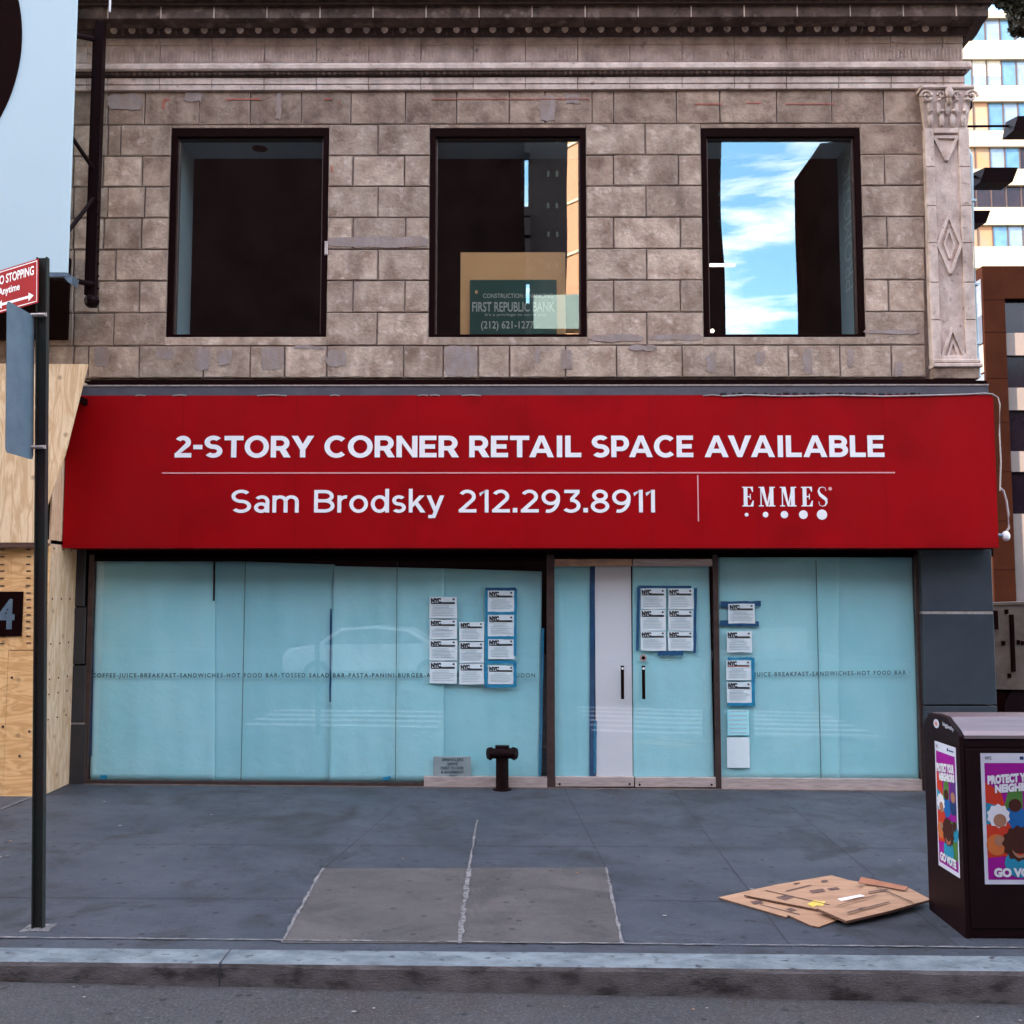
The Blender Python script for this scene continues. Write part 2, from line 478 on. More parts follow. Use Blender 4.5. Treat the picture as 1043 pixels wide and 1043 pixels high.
# ------------------------------------------------------------------ mesh builder
class MB:
    def __init__(s):
        s.v, s.f, s.m = [], [], []
        s.mats = []

    def mi(s, m):
        if m not in s.mats: s.mats.append(m)
        return s.mats.index(m)

    def poly(s, pts, m):
        i = len(s.v)
        s.v += [tuple(p) for p in pts]
        s.f.append(list(range(i, i + len(pts))))
        s.m.append(s.mi(m))

    def hexa(s, p, m):
        """p: 8 points: bottom loop 0-3, top loop 4-7"""
        i = len(s.v)
        s.v += [tuple(q) for q in p]
        for f in ((3, 2, 1, 0), (4, 5, 6, 7), (0, 1, 5, 4), (1, 2, 6, 5), (2, 3, 7, 6), (3, 0, 4, 7)):
            s.f.append([i + k for k in f])
            s.m.append(s.mi(m))

    def box(s, x0, x1, y0, y1, z0, z1, m):
        s.hexa([(x0, y0, z0), (x1, y0, z0), (x1, y1, z0), (x0, y1, z0), (x0, y0, z1), (x1, y0, z1), (x1, y1, z1), (x0, y1, z1)], m)

    def bev(s, x0, x1, y0, y1, z0, z1, b, m, m2=None, jit=0):
        """box whose front (y0) face is chamfered by b"""
        i = len(s.v)
        if jit:
            # rough, slightly wandering arrises: front face outline with many points
            n = max(3, int((x1 - x0) / .07))
            nzz = max(3, int((z1 - z0) / .07))
            q = lambda a: random.uniform(-a, a)
            outer, inner = [], []
            loop = [(x0 + (x1 - x0) * k / n, z0, 0, 1) for k in range(n)] + [(x1, z0 + (z1 - z0) * k / nzz, -1, 0) for k in range(nzz)] + \
                   [(x1 - (x1 - x0) * k / n, z1, 0, -1) for k in range(n)] + [(x0, z1 - (z1 - z0) * k / nzz, 1, 0) for k in range(nzz)]
            for k, (x, z, ex, ez) in enumerate(loop):
                j = abs(q(jit)) * .6
                if k in (0, n, n + nzz, 2 * n + nzz):
                    ex = 1 if x < (x0 + x1) / 2 else -1
                    ez = 1 if z < (z0 + z1) / 2 else -1
                outer.append((x + ex * j, y0 + b * 1.1, z + ez * j))
                bb = b + abs(q(jit)) * (3 if random.random() < .06 else 1)
                inner.append((x + ex * (j + bb), y0 + q(.0015), z + ez * (j + bb)))
            N_ = len(loop)
            s.v += outer + inner
            s.f.append([i + N_ + k for k in range(N_)]); s.m.append(s.mi(m))
            for k in range(N_):
                s.f.append([i + k, i + (k + 1) % N_, i + N_ + (k + 1) % N_, i + N_ + k]); s.m.append(s.mi(m2 or m))
            # sides back into the wall
            i2 = len(s.v)
            s.v += [(p[0], y1, p[2]) for p in outer]
            for k in range(N_):
                s.f.append([i2 + k, i2 + (k + 1) % N_, i + (k + 1) % N_, i + k]); s.m.append(s.mi(m2 or m))
            return
        s.v += [(x0, y1, z0), (x1, y1, z0), (x1, y1, z1), (x0, y1, z1),
                (x0, y0 + b, z0), (x1, y0 + b, z0), (x1, y0 + b, z1), (x0, y0 + b, z1),
                (x0 + b, y0, z0 + b), (x1 - b, y0, z0 + b), (x1 - b, y0, z1 - b), (x0 + b, y0, z1 - b)]
        for f in ((8, 9, 10, 11), (4, 5, 9, 8), (5, 6, 10, 9), (6, 7, 11, 10), (7, 4, 8, 11),
                  (0, 1, 5, 4), (1, 2, 6, 5), (2, 3, 7, 6), (3, 0, 4, 7)):
            s.f.append([i + k for k in f])
            s.m.append(s.mi(m))

    def prism(s, pts, off, m, m2=None):
        """pts: 3d loop, off: extrusion vector"""
        n = len(pts)
        i = len(s.v)
        off = Vector(off)
        s.v += [tuple(p) for p in pts] + [tuple(Vector(p) + off) for p in pts]
        s.f.append(list(range(i, i + n)))
        s.m.append(s.mi(m))
        s.f.append([i + n + k for k in reversed(range(n))])
        s.m.append(s.mi(m))
        for k in range(n):
            s.f.append([i + k, i + n + k, i + n + (k + 1) % n, i + (k + 1) % n])
            s.m.append(s.mi(m2 or m))

    def tube(s, pts, r, m, n=10, cap=True, radii=None):
        pts = [Vector(p) for p in pts]
        rings = []
        up = Vector((0, 0, 1))
        for k, p in enumerate(pts):
            d = (pts[min(k + 1, len(pts) - 1)] - pts[max(k - 1, 0)]).normalized()
            a = d.cross(up)
            if a.length < 1e-3: a = d.cross(Vector((0, 1, 0)))
            a.normalize()
            b = d.cross(a).normalized()
            rr = radii[k] if radii else r
            i = len(s.v)
            for j in range(n):
                t = 2 * math.pi * j / n
                s.v.append(tuple(p + (a * math.cos(t) + b * math.sin(t)) * rr))
            rings.append(i)
        for k in range(len(rings) - 1):
            for j in range(n):
                s.f.append([rings[k] + j, rings[k] + (j + 1) % n, rings[k + 1] + (j + 1) % n, rings[k + 1] + j])
                s.m.append(s.mi(m))
        if cap:
            s.f.append([rings[0] + j for j in reversed(range(n))]); s.m.append(s.mi(m))
            s.f.append([rings[-1] + j for j in range(n)]); s.m.append(s.mi(m))

    def ball(s, c, r, m, nu=10, nv=6, sc=(1, 1, 1)):
        i = len(s.v)
        for a in range(nv + 1):
            ph = math.pi * a / nv
            for b in range(nu):
                th = 2 * math.pi * b / nu
                s.v.append((c[0] + sc[0] * r * math.sin(ph) * math.cos(th), c[1] + sc[1] * r * math.sin(ph) * math.sin(th),
                            c[2] + sc[2] * r * math.cos(ph)))
        for a in range(nv):
            for b in range(nu):
                s.f.append([i + a * nu + b, i + (a + 1) * nu + b, i + (a + 1) * nu + (b + 1) % nu, i + a * nu + (b + 1) % nu])
                s.m.append(s.mi(m))

    def disc(s, c, r, m, axis='y', n=24, th=.002):
        pts = []
        for j in range(n):
            t = 2 * math.pi * j / n
            if axis == 'y': pts.append((c[0] + r * math.cos(t), c[1], c[2] + r * math.sin(t)))
            else: pts.append((c[0] + r * math.cos(t), c[1] + r * math.sin(t), c[2]))
        s.prism(pts, (0, th, 0) if axis == 'y' else (0, 0, -th), m)

    def add_mesh(s, me, mtx, m):
        i = len(s.v)
        s.v += [tuple(mtx @ v.co) for v in me.vertices]
        for p in me.polygons:
            s.f.append([i + k for k in p.vertices])
            s.m.append(s.mi(m))

    def build(s, name, parent=None, bevel=0, smooth=False, loc=None):
        me = bpy.data.meshes.new(name)
        me.from_pydata(s.v, [], s.f)
        for m in s.mats: me.materials.append(m)
        me.polygons.foreach_set("material_index", s.m)
        if smooth: me.polygons.foreach_set("use_smooth", [True] * len(me.polygons))
        bm = bmesh.new()
        bm.from_mesh(me)
        if smooth: bmesh.ops.remove_doubles(bm, verts=bm.verts, dist=1e-5)
        bmesh.ops.recalc_face_normals(bm, faces=bm.faces)
        bm.to_mesh(me)
        bm.free()
        o = bpy.data.objects.new(name, me)
        COL.objects.link(o)
        if parent is not None:
            o.parent = parent
            if not parent.get('local'):
                l = Vector(parent.location)
                if parent.parent: l = l + Vector(parent.parent.location)
                o.location = -l
        if bevel:
            b = o.modifiers.new("bevel", 'BEVEL')
            b.width = bevel
            b.segments = 2
            b.limit_method = 'ANGLE'
            b.angle_limit = R(40)
        if smooth:
            try: me.set_sharp_from_angle(angle=R(40))
            except Exception: pass
        return o


def tag(o, label=None, cat=None, group=None, kind=None):
    if label: o['label'] = label
    if cat: o['category'] = cat
    if group: o['group'] = group
    if kind: o['kind'] = kind
    return o


def thing(name, label, cat, loc=(0, 0, 0), group=None, local=False):
    o = bpy.data.objects.new(name, None)
    o.empty_display_size = .1
    COL.objects.link(o)
    o.location = loc
    tag(o, label, cat, group)
    LOCAL[o.name] = local
    return o


LOCAL = {}
_ob = MB.build


def build(s, name, parent=None, bevel=0, smooth=False):
    """geometry given in world coordinates; the child's location undoes its parents'"""
    o = _ob(s, name, None, bevel, smooth)
    if parent is not None:
        o.parent = parent
        if not LOCAL.get(parent.name):
            p = parent
            l = Vector((0, 0, 0))
            while p is not None:
                l += Vector(p.location)
                p = p.parent
            o.location = -l
    return o


MB.build = build


# text -> mesh
def text_me(body, bold=0.0, italic=0.0, space=1.0):
    c = bpy.data.curves.new("txt", 'FONT')
    c.body = body
    c.size = 1
    c.offset = bold
    c.shear = italic
    c.space_character = space
    c.resolution_u = 4
    o = bpy.data.objects.new("txt", c)
    COL.objects.link(o)
    dg = bpy.context.evaluated_depsgraph_get()
    me = bpy.data.meshes.new_from_object(o.evaluated_get(dg))
    bpy.data.objects.remove(o)
    return me


def put_text(mb, body, x0, x1, z0, z1, y, m, bold=0.0, space=1.0, fn=None, italic=0.0):
    """fit text into world box on plane y (or through fn(u,v) -> point, u,v in 0..1)"""
    me = text_me(body, bold, italic, space)
    xs = [v.co.x for v in me.vertices]
    ys = [v.co.y for v in me.vertices]
    ax, bx, ay, by = min(xs), max(xs), min(ys), max(ys)
    for v in me.vertices:
        u = (v.co.x - ax) / (bx - ax)
        w = (v.co.y - ay) / (by - ay)
        if fn: v.co = Vector(fn(x0 + u * (x1 - x0), z0 + w * (z1 - z0)))
        else: v.co = Vector((x0 + u * (x1 - x0), y, z0 + w * (z1 - z0)))
    mb.add_mesh(me, Matrix.Identity(4), m)


def px_text(mb, body, x0, y0, x1, y1, Y, m, bold=0.0, space=1.0):
    a, b, c, t = rect(x0, y0, x1, y1, Y)
    put_text(mb, body, a, b, c, t, Y, m, bold, space)


# ------------------------------------------------------------------ world & light
w = bpy.data.worlds.new("World")
SC.world = w
w.use_nodes = True
N, L = w.node_tree.nodes, w.node_tree.links
bg = N["Background"]
sky = N.new("ShaderNodeTexSky")
sky.sky_type = 'NISHITA'
sky.sun_disc = False
SUN_EL = R(22)
SUN_DIR = Vector((-.93, -.36, 0)).normalized()
SUN_AZ = math.atan2(SUN_DIR.x, SUN_DIR.y)
sky.sun_elevation = SUN_EL
sky.sun_rotation = SUN_AZ
sky.air_density = 1.0
sky.dust_density = .6
sky.ozone_density = 1.5
tc = N.new("ShaderNodeTexCoord")
mp = N.new("ShaderNodeMapping")
mp.inputs["Scale"].default_value = (1.0, 1.0, 5.0)
L.new(tc.outputs["Generated"], mp.inputs["Vector"])
cf = ramp(N, L, noise(N, L, mp.outputs["Vector"], 4.6, 8, .62, .6), .46, .72, (0, 0, 0, 1), (.9, .9, .9, 1))
skc = mix(N, L, 1.0, sky.outputs["Color"], (.90, .98, .96, 1), 'MULTIPLY')
sc_ = mix(N, L, cf, skc, (9.0, 7.2, 6.2, 1))
L.new(sc_, bg.inputs["Color"])
bg.inputs["Strength"].default_value = .12
sl = bpy.data.lights.new("sun", 'SUN')
sl.energy = 2.6
sl.angle = R(.5)
sl.color = (1, .86, .70)
so = bpy.data.objects.new("sun", sl)
COL.objects.link(so)
sv = Vector((SUN_DIR.x * math.cos(SUN_EL), SUN_DIR.y * math.cos(SUN_EL), math.sin(SUN_EL)))
so.rotation_euler = sv.to_track_quat('Z', 'Y').to_euler()
so.location = (-20, -20, 40)
SC.view_settings.view_transform = 'Standard'
SC.view_settings.look = 'None'
SC.view_settings.exposure = 3.2
SC.view_settings.gamma = 1
SC.cycles.max_bounces = 6
SC.cycles.transparent_max_bounces = 12
SC.cycles.caustics_reflective = False

# ------------------------------------------------------------------ ground
kin0, kin1 = ground(0, 966), ground(1043, 975)
kd = (kin1 - kin0) / (kin1.x - kin0.x)


def kin(x):
    p = kin0 + kd * (x - kin0.x)
    return p.y


kout0, kout1 = ground(0, 980), ground(1043, 990)


def kout(x):
    t = (x - kout0.x) / (kout1.x - kout0.x)
    return kout0.y + (kout1.y - kout0.y) * t


def road_z(px, py, kx, ky):
    d = ray(px, py)
    t = (ky - CAM.y) / d.y
    return (CAM + d * t).z


rzl = road_z(0, 998, kout0.x, kout0.y)
rzr = road_z(1043, 1021, kout1.x, kout1.y)


def rz(x):
    x = max(-9, min(9, x))
    t = (x - kout0.x) / (kout1.x - kout0.x)
    return rzl + (rzr - rzl) * t


XL, XR = -60.0, 60.0
mb = MB()
g = lambda x, y, dz=0: (x, y, gz(max(-9, min(9, x)), y) + dz)
xs = [XL, -9, 9, XR]
for a, b in zip(xs, xs[1:]):
    mb.poly([g(a, kin(a)), g(b, kin(b)), g(b, 90), g(a, 90)], M['sidewalk'])


def gline(p0, p1, wd, m, dz=.003, jit=0.0, n=1):
    """strip on the pavement between two ground points"""
    p0, p1 = Vector(p0), Vector(p1)
    d = (p1 - p0)
    s_ = Vector((-d.y, d.x, 0)).normalized()
    L_, R_ = [], []
    for k in range(n + 1):
        q = p0 + d * k / n
        wa = wd / 2 * (1 + random.uniform(-jit, jit))
        wb = wd / 2 * (1 + random.uniform(-jit, jit))
        L_.append(g(*(q + s_ * wa).xy, dz))
        R_.append(g(*(q - s_ * wb).xy, dz))
    for k in range(n):
        mb.poly([L_[k], R_[k], R_[k + 1], L_[k + 1]], m)


# repaired patch
pa, pb, pc, pd_ = ground(329, 885), ground(617, 884), ground(634, 962), ground(287, 961)
mb.poly([g(p.x, p.y, .004) for p in (pa, pb, pc, pd_)], M['patch'])
# dark joints between flags
for (x0, y0, x1, y1) in ((684, 803, 807, 966), (784, 804, 978, 966), (881, 806, 1043, 893), (574, 802, 617, 884), (430, 800, 330, 885),
                         ):
    gline(ground(x0, y0), ground(x1, y1), .007, M['groove'], .003, .5, 14)
for y0 in (862, 917):
    gline(ground(-40, y0 - 3), ground(1100, y0 + 3), .007, M['groove'], .002, .6, 20)
# pale seams
gline(ground(486, 836), ground(478, 884), .018, M['seam'], .006, .7, 16)
gline(ground(478, 884), ground(468, 962), .030, M['seam'], .008, .7, 24)
gline(pa, pd_, .022, M['seam'], .008, .7, 24)
gline(pb, pc, .020, M['seam'], .008, .7, 24)
gline(ground(0, 825), ground(68, 798), .028, M['seam'], .008, .4, 12)
gline(ground(-60, 955), ground(1100, 967), .016, M['seam'], .009, .9, 120)
tag(mb.build('sidewalk'), kind='structure')

mb = MB()
n = 60
ks = [XL] + [-9 + 18 * i / n for i in range(n + 1)] + [XR]
for a, b in zip(ks, ks[1:]):
    r = .018
    for (u0, v0, u1, v1, m) in ((0, 0, 1, 0, 'kerb_top'),):
        pass
    def prof(x):
        yi, yo = kin(x), kout(x)
        z = gz(max(-9, min(9, x)), (yi))
        j = 0.004 * math.sin(x * 5.1) + .003 * math.sin(x * 13.7)
        return [(x, yi, z - .002), (x, yi - .004, z + .006), (x, yo + .03, z + .004 + j * .3), (x, yo + .008, z - .004), (x, yo - j, z - .026),
                (x, yo - .006 - j, rz(x) - .05)]
    A, B = prof(a), prof(b)
    for k in range(5):
        mb.poly([A[k], A[k + 1], B[k + 1], B[k]], M['kerb_top'] if k < 3 else M['kerb_face'])
for px_ in (222,):
    q = ground(px_, 985)
    for yy in (0,):
        xk = q.x
        mb.box(xk - .0028, xk + .0028, kout(xk) - .008, kin(xk), rz(xk) - .02, gz(xk, kin(xk)) + .0075, M['groove'])
o = mb.build('kerb', smooth=False)
tag(o, kind='structure')

mb = MB()
for a, b in zip(xs, xs[1:]):
    mb.poly([(a, kout(a) + .1, rz(a) - .01), (b, kout(b) + .1, rz(b) - .01), (b, -28, rz(b) + .10), (a, -28, rz(a) + .10)], M['asphalt'])
    mb.poly([(a, -28, rz(a) + .22), (b, -28, rz(b) + .22), (b, -70, rz(b) + .25), (a, -70, rz(a) + .25)], M['sidewalk'])
    mb.poly([(a, -28, rz(a) + .0), (b, -28, rz(b) + .0), (b, -28, rz(b) + .22), (a, -28, rz(a) + .22)], M['kerb_face'])
tag(mb.build('road'), kind='structure')
# gutter crack line on asphalt + crosswalk stripes behind the frame (mirrored in the glass)
mb = MB()


def rdz(x, y):
    t = (kout(x) + .1 - y) / (kout(x) + .1 + 28)
    return rz(x) - .01 + .11 * t


for k in range(6):
    y = -6.9 - .75 * k
    for (xa, xb) in ((1.3, 6.4), (-9.5, -1.4)):
        if xa < 0 and k > 3: continue
        mb.poly([(xa, y, rdz(xa, y) + .004), (xb, y, rdz(xb, y) + .004), (xb, y - .3, rdz(xb, y - .3) + .004), (xa, y - .3, rdz(xa, y - .3) + .004)],
                M['stripe'])
tag(mb.build('crosswalk_marking'), kind='structure')

# little bits of litter
mb = MB()
for _ in range(30):
    x = random.uniform(-4.6, 4.6)
    if random.random() < .35:
        y = random.uniform(-5.6, -5.15) - .1
        if y > kout(x) - .03: y = kout(x) - random.uniform(.04, .3)
        z = rdz(x, y) + .004
    else:
        y = random.uniform(-4.8, -.15)
        z = gz(x, y) + .006
    s = random.uniform(.006, .016)
    a = random.uniform(0, 3.1)
    pts = [(x + s * math.cos(a + t) * random.uniform(.7, 1.5), y + s * math.sin(a + t) * random.uniform(.6, 1), z) for t in (0, 1.5, 3, 4.6)]
    mb.prism(pts, (0, 0, .004), random.choice([M['joint_light'], M['seam'], M['joint_light'], M['card']]))
tag(mb.build('litter'), 'tiny scraps of pale litter scattered over the pavement and gutter', 'litter', kind='stuff')

# ------------------------------------------------------------------ main building
BX0, BX1 = at(40, 250)[0] - 1.2, at(987, 250)[0]
bld = thing('corner_building', 'two storey stone building with three dark upper windows above the papered shopfront', 'building', (0, .3, 0))
WIN = []
for (a, b) in ((172, 333.5), (437.5, 597), (715.5, 878.5)):
    x0, x1, z0, z1 = rect(a, 130.5, b, 343, 0)
    WIN.append((x0, x1, z0, z1))
CY = [92, 126.5, 158.4, 189.8, 221.6, 253.8, 285.7, 318.3, 352, 385]
CZ = [at(527, y)[1] for y in CY]
ztop_wall, zbot_wall = CZ[0], CZ[-1]


def X(px, py=240): return at(px, py)[0]


courses = [
    [75, 110, 147.6, 203, 255, 307, 357.5, 413, 465, 518.6, 555, 603, 625, 689, 733, 791, 847, 900, 942],
    [75, 110, 123, 172, 334, 385, 437, 597, 657, 716, 878, 942],
    [75, 105, 145, 172, 334, 359.5, 412, 437, 597, 625, 691, 716, 878, 901, 942],
    [75, 110, 147.6, 172, 334, 385, 437, 597, 658, 716, 878, 942],
    [75, 106, 144, 172, 334, 359.5, 413, 437, 597, 625, 693, 716, 878, 903.5, 942],
    [75, 118, 172, 334, 385, 437, 597, 658.6, 716, 878, 942],
    [75, 100, 142, 172, 334, 359.5, 412.5, 437, 597, 625, 693, 716, 878, 905, 942],
    [75, 116, 171, 334, 384, 437, 597, 659, 716, 879, 942],
    [75, 90, 142, 207, 255, 290, 333, 411, 451.5, 487, 519, 576, 628, 695, 748, 803, 855.5, 908, 943],
]
mb = MB()
J = .0036
for ci, xs_ in enumerate(courses):
    z1, z0 = CZ[ci], CZ[ci + 1]
    my = (CY[ci] + CY[ci + 1]) / 2
    xs2 = [-60 if False else 10] + xs_[:]
    for a, b in zip(xs2, xs2[1:]):
        if 0 < ci < 8 and ((a, b) in ((172, 334), (437, 597), (716, 878), (171, 334), (716, 879))): continue
        # snap to the openings
        xa, xb = at(a, my)[0], at(b, my)[0]
        zz1, zz0 = z1, z0
        if 0 < ci < 8:
            for (wx0, wx1, wz0, wz1) in WIN:
                if abs(xb - wx0) < .06: xb = wx0
                if abs(xa - wx1) < .06: xa = wx1
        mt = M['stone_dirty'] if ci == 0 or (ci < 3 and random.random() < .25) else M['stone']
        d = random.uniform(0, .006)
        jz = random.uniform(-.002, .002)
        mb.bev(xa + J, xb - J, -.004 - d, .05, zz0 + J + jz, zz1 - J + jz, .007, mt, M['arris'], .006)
# sill stones + lintel closers above / below openings
for (wx0, wx1, wz0, wz1) in WIN:
    mb.bev(wx0 - .01, wx1 + .01, -.012, .05, CZ[8] + .004, wz0 - .006, .006, M['stone'])
    if CZ[1] - wz1 > .02:
        mb.bev(wx0, wx1, -.002, .05, wz1 + .002, CZ[1] - .004, .003, M['stone_dirty'])
# cement repairs
for (x0, y0, x1, y1) in ((110, 96, 145, 112), (188, 94, 206, 104), (334, 241, 437, 252), (600, 341, 655, 348), (661, 341, 716, 347), (96, 354, 112, 374),
                         (198, 354, 214, 377), (222, 357, 236, 372), (266, 354, 289, 377), (333, 357, 352, 374), (453, 352, 486, 384), (544, 354, 550, 370),
                         (571, 356, 582, 376), (720, 360, 729, 380), (770, 358, 778, 372), (818, 354, 827, 382), (862, 356, 869, 374), (911, 368, 919, 384),
                         (160, 356, 176, 366), (281, 95, 287, 122), (549, 97, 566, 124), (576, 96, 590, 106), (640, 352, 668, 357), (300, 352, 330, 356),
                         (880, 336, 935, 340)):
    a, b, c, t = rect(x0, y0, x1, y1)
    pts = []
    nn_ = 22
    for k in range(nn_):
        th = 2 * math.pi * k / nn_
        cu, cv = math.cos(th), math.sin(th)
        sq = 1 / max(abs(cu), abs(cv)) ** .75
        pts.append(((a + b) / 2 + (b - a) / 2 * cu * sq + random.uniform(-.014, .014), -.0128, (c + t) / 2 + (t - c) / 2 * cv * sq + random.uniform(-.012, .012)))
    mb.prism(pts, (0, .02, 0), M['cement'])
for (x0, y0, x1, y1) in ((166, 102, 168, 112), (168, 101, 173, 103), (230, 101, 266, 102.3), (440, 101, 600, 101.8), (345, 103, 345.8, 108), (707, 106, 735, 107.2),
                         (760, 105, 775, 106), (800, 106, 850, 107), (330, 101, 338, 102.2), (337, 170, 339, 176)):
    a, b, c, t = rect(x0, y0, x1, y1)
    mb.box(a, b, -.0165, -.014, c, t, M['redmark'])
mb.build('stone_wall', bld)
# backing wall with the openings
mb = MB()
xa = at(10, 240)[0] + .002
xb = BX1 - .01
ZB, ZT = zbot_wall - .05, at(527, -60)[1]
cur = xa
for (wx0, wx1, wz0, wz1) in WIN:
    mb.box(cur, wx0, .02, .12, ZB, ZT - .3, M['mortar'])
    mb.box(wx0, wx1, .02, .12, ZB, wz0, M['mortar'])
    mb.box(wx0, wx1, .02, .12, wz1, ZT - .3, M['mortar'])
    cur = wx1
mb.box(cur, xb, .02, .12, ZB, ZT - .3, M['mortar'])
mb.build('backing_wall', bld)
# shell: side walls, roof, mid floor, back
mb = MB()
zf = gz(0, 0) - .3
mb.box(xb - .25, xb, .125, 11.8, zf, ZT - .3, M['stone_dirty'])
mb.box(xa, xa + .25, .125, 11.8, zf, ZT - .3, M['stone_dirty'])
mb.box(xa + .25, xb - .25, 11.6, 11.8, zf, ZT - .3, M['dark'])
mb.box(xa + .25, xb - .25, .125, 11.6, ZT - .5, ZT - .3, M['dark'])
mb.box(xa + .25, xb - .25, .125, 11.6, zbot_wall - .3, zbot_wall - .05, M['dark'])
mb.box(xa + .25, xb - .25, 2.4, 2.5, zf, ZT - .5, M['dark'])
mb.box(xa + .25, xb - .25, .3, 2.4, zf, gz(0, 0) - .02, M['dark'])
mb.build('building_shell', bld)

# ---- cornice
mb = MB()
cx0, cx1 = at(108, 60)[0], BX1 + .0


def Z(y, Y=0.0): return at(527, y, Y)[1]


def profile(x0, x1, pts, m, jointx=None):
    """pts: list of (Y,Z) closed loop, extruded along x"""
    mb.prism([(x0, p[0], p[1]) for p in pts], (x1 - x0, 0, 0), m)


xfar = xa
# lower fascia (y 78-91) built of 52 px lengths
segs = [xfar, at(90, 84)[0], at(100, 84)[0]] + [at(111 + 53 * k, 84)[0] for k in range(17)]
segs = [s for s in segs if s < cx1 - .2] + [cx1]
for a, b in zip(segs, segs[1:]):
    mb.bev(a + .003, b - .003, -.045, .05, Z(91, -.045), Z(85.6, -.045), .004, M['terracotta'])
    mb.bev(a + .003, b - .003, -.055, .05, Z(85, -.055), Z(78.5, -.055), .004, M['terracotta'])
# small scalloped moulding, its edge shadow painted dark, y 72-78
profile(xfar, cx1, [(-.05, Z(78, -.05)), (-.09, Z(75, -.09)), (-.09, Z(71.5, -.09)), (.05, Z(71.5, -.09))] + [(.05, Z(78))], M['terracotta_shaded'])
n = 150
for k in range(n):
    x = cx0 + (cx1 - cx0) * (k + .5) / n
    mb.ball((x, -.080, Z(74.2, -.085)), .024, M['cornice_shaded_brown'], 6, 4)
# ledge
profile(xfar, cx1 + .05, [(.05, Z(71, -.1)), (-.115, Z(71, -.115)), (-.13, Z(69, -.13)), (-.13, Z(65.5, -.13)), (-.10, Z(63.5, -.10)), (.05, Z(63.5, -.1))],
        M['terracotta'])
# frieze of fluted pieces
segs = [at(111 + 53 * k, 50)[0] for k in range(17)]
segs = [xfar, at(90, 50)[0], cx0] + [s for s in segs if cx0 + .1 < s < cx1 - .2] + [cx1]
for a, b in zip(segs, segs[1:]):
    mb.bev(a + .003, b - .003, -.03, .05, Z(63, -.03), Z(45.5, -.03), .004, M['terracotta'])
    mb.bev(a + .003, b - .003, -.045, .05, Z(45, -.045), Z(37.5, -.045), .004, M['terracotta'])
nf = 230
for k in range(nf):
    x = cx0 + (cx1 - cx0) * (k + .5) / nf
    mb.box(x - .008, x + .008, -.041, -.031, Z(61, -.04), Z(50.5, -.04), M['terracotta'])
# bed mould with eggs, then the projecting corona, both with shade in their colour
P = .36
profile(xfar, cx1 + .02, [(.05, Z(37)), (-.08, Z(37, -.08)), (-.14, Z(30, -.14)), (-.16, Z(20, -.16)), (-.16, Z(14, -.16)), (.05, Z(14))], M['terracotta_shaded'])
ne = 47
for k in range(ne):
    x = at(121 + 18.15 * k, 30)[0]
    mb.ball((x, -.14, Z(29.3, -.14)), .042, M['terracotta'], 8, 6, (1, .7, 1.15))
    mb.box(x + .085, x + .105, -.155, -.10, Z(33, -.155), Z(24, -.15), M['cornice_shaded_brown'])
csegs = [xfar] + [at(110 + 54 * k, 10, -P)[0] for k in range(17)]
cend = at(1007.5, 15, -P)[0]
csegs = [s for s in csegs if s < cend - .2] + [cend]
for a, b in zip(csegs, csegs[1:]):
    mb.bev(a + .004, b - .004, -P, .05, Z(18, -P), Z(4.5, -P), .006, M['cornice_shaded_brown'])
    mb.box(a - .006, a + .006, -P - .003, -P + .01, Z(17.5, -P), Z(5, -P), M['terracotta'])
mb.box(xfar, cend + .02, -P - .05, .05, Z(3.5, -P - .05), Z(-1.5, -P - .05), M['terracotta_shaded'])
mb.box(xfar, cend + .06, -P - .10, .05, Z(-2, -P - .1), Z(-12, -P - .1), M['cornice_shaded_brown'])
mb.box(xfar, cend, -P + .1, .05, Z(-12, -P - .1), ZT, M['cornice_shaded_brown'])
# return along the side street
mb.box(cx1 + .0, cend, .05, 6.0, Z(18, -P), Z(4.5, -P), M['cornice_shaded_brown'])
profile(cx1 + .02, cend - .02, [(-.08, Z(37, -.08)), (-P + .02, Z(18, -P)), (.05, Z(18, -P)), (.05, Z(37, -.08))], M['terracotta_shaded'])
mb.build('cornice', bld)

# ---- pilaster
mb = MB()
pl, pr = at(943, 250)[0], at(988, 250)[0]
zc1, zc0 = Z(131, -.09), Z(367, -.09)
mb.box(pl, pr, -.05, .13, zc0, zc1, M['terracotta'])
w_ = pr - pl
for (a, b) in ((0, .20), (.76, 1.0)):      # raised borders leave a sunk panel
    zs = [zc0 + (zc1 - zc0) * t for t in (0, .17, .33, .5, .66, .83, 1)]
    for q0, q1 in zip(zs, zs[1:]):
        mb.bev(pl + w_ * a, pl + w_ * b, -.085, -.045, q0 + .002, q1 - .002, .008, M['terracotta'])
mb.bev(pl + w_ * .2, pl + w_ * .76, -.085, -.045, zc1 - .06, zc1, .006, M['terracotta'])
mb.bev(pl + w_ * .2, pl + w_ * .76, -.085, -.045, zc0, zc0 + .05, .006, M['terracotta'])


def bar(x0, z0, x1, z1, wd, y0, y1, m):
    d = Vector((x1 - x0, 0, z1 - z0)).normalized()
    s_ = Vector((-d.z, 0, d.x)) * wd / 2
    a, b = Vector((x0, y0, z0)), Vector((x1, y0, z1))
    mb.prism([a + s_, a - s_, b - s_, b + s_], (0, y1 - y0, 0), m)


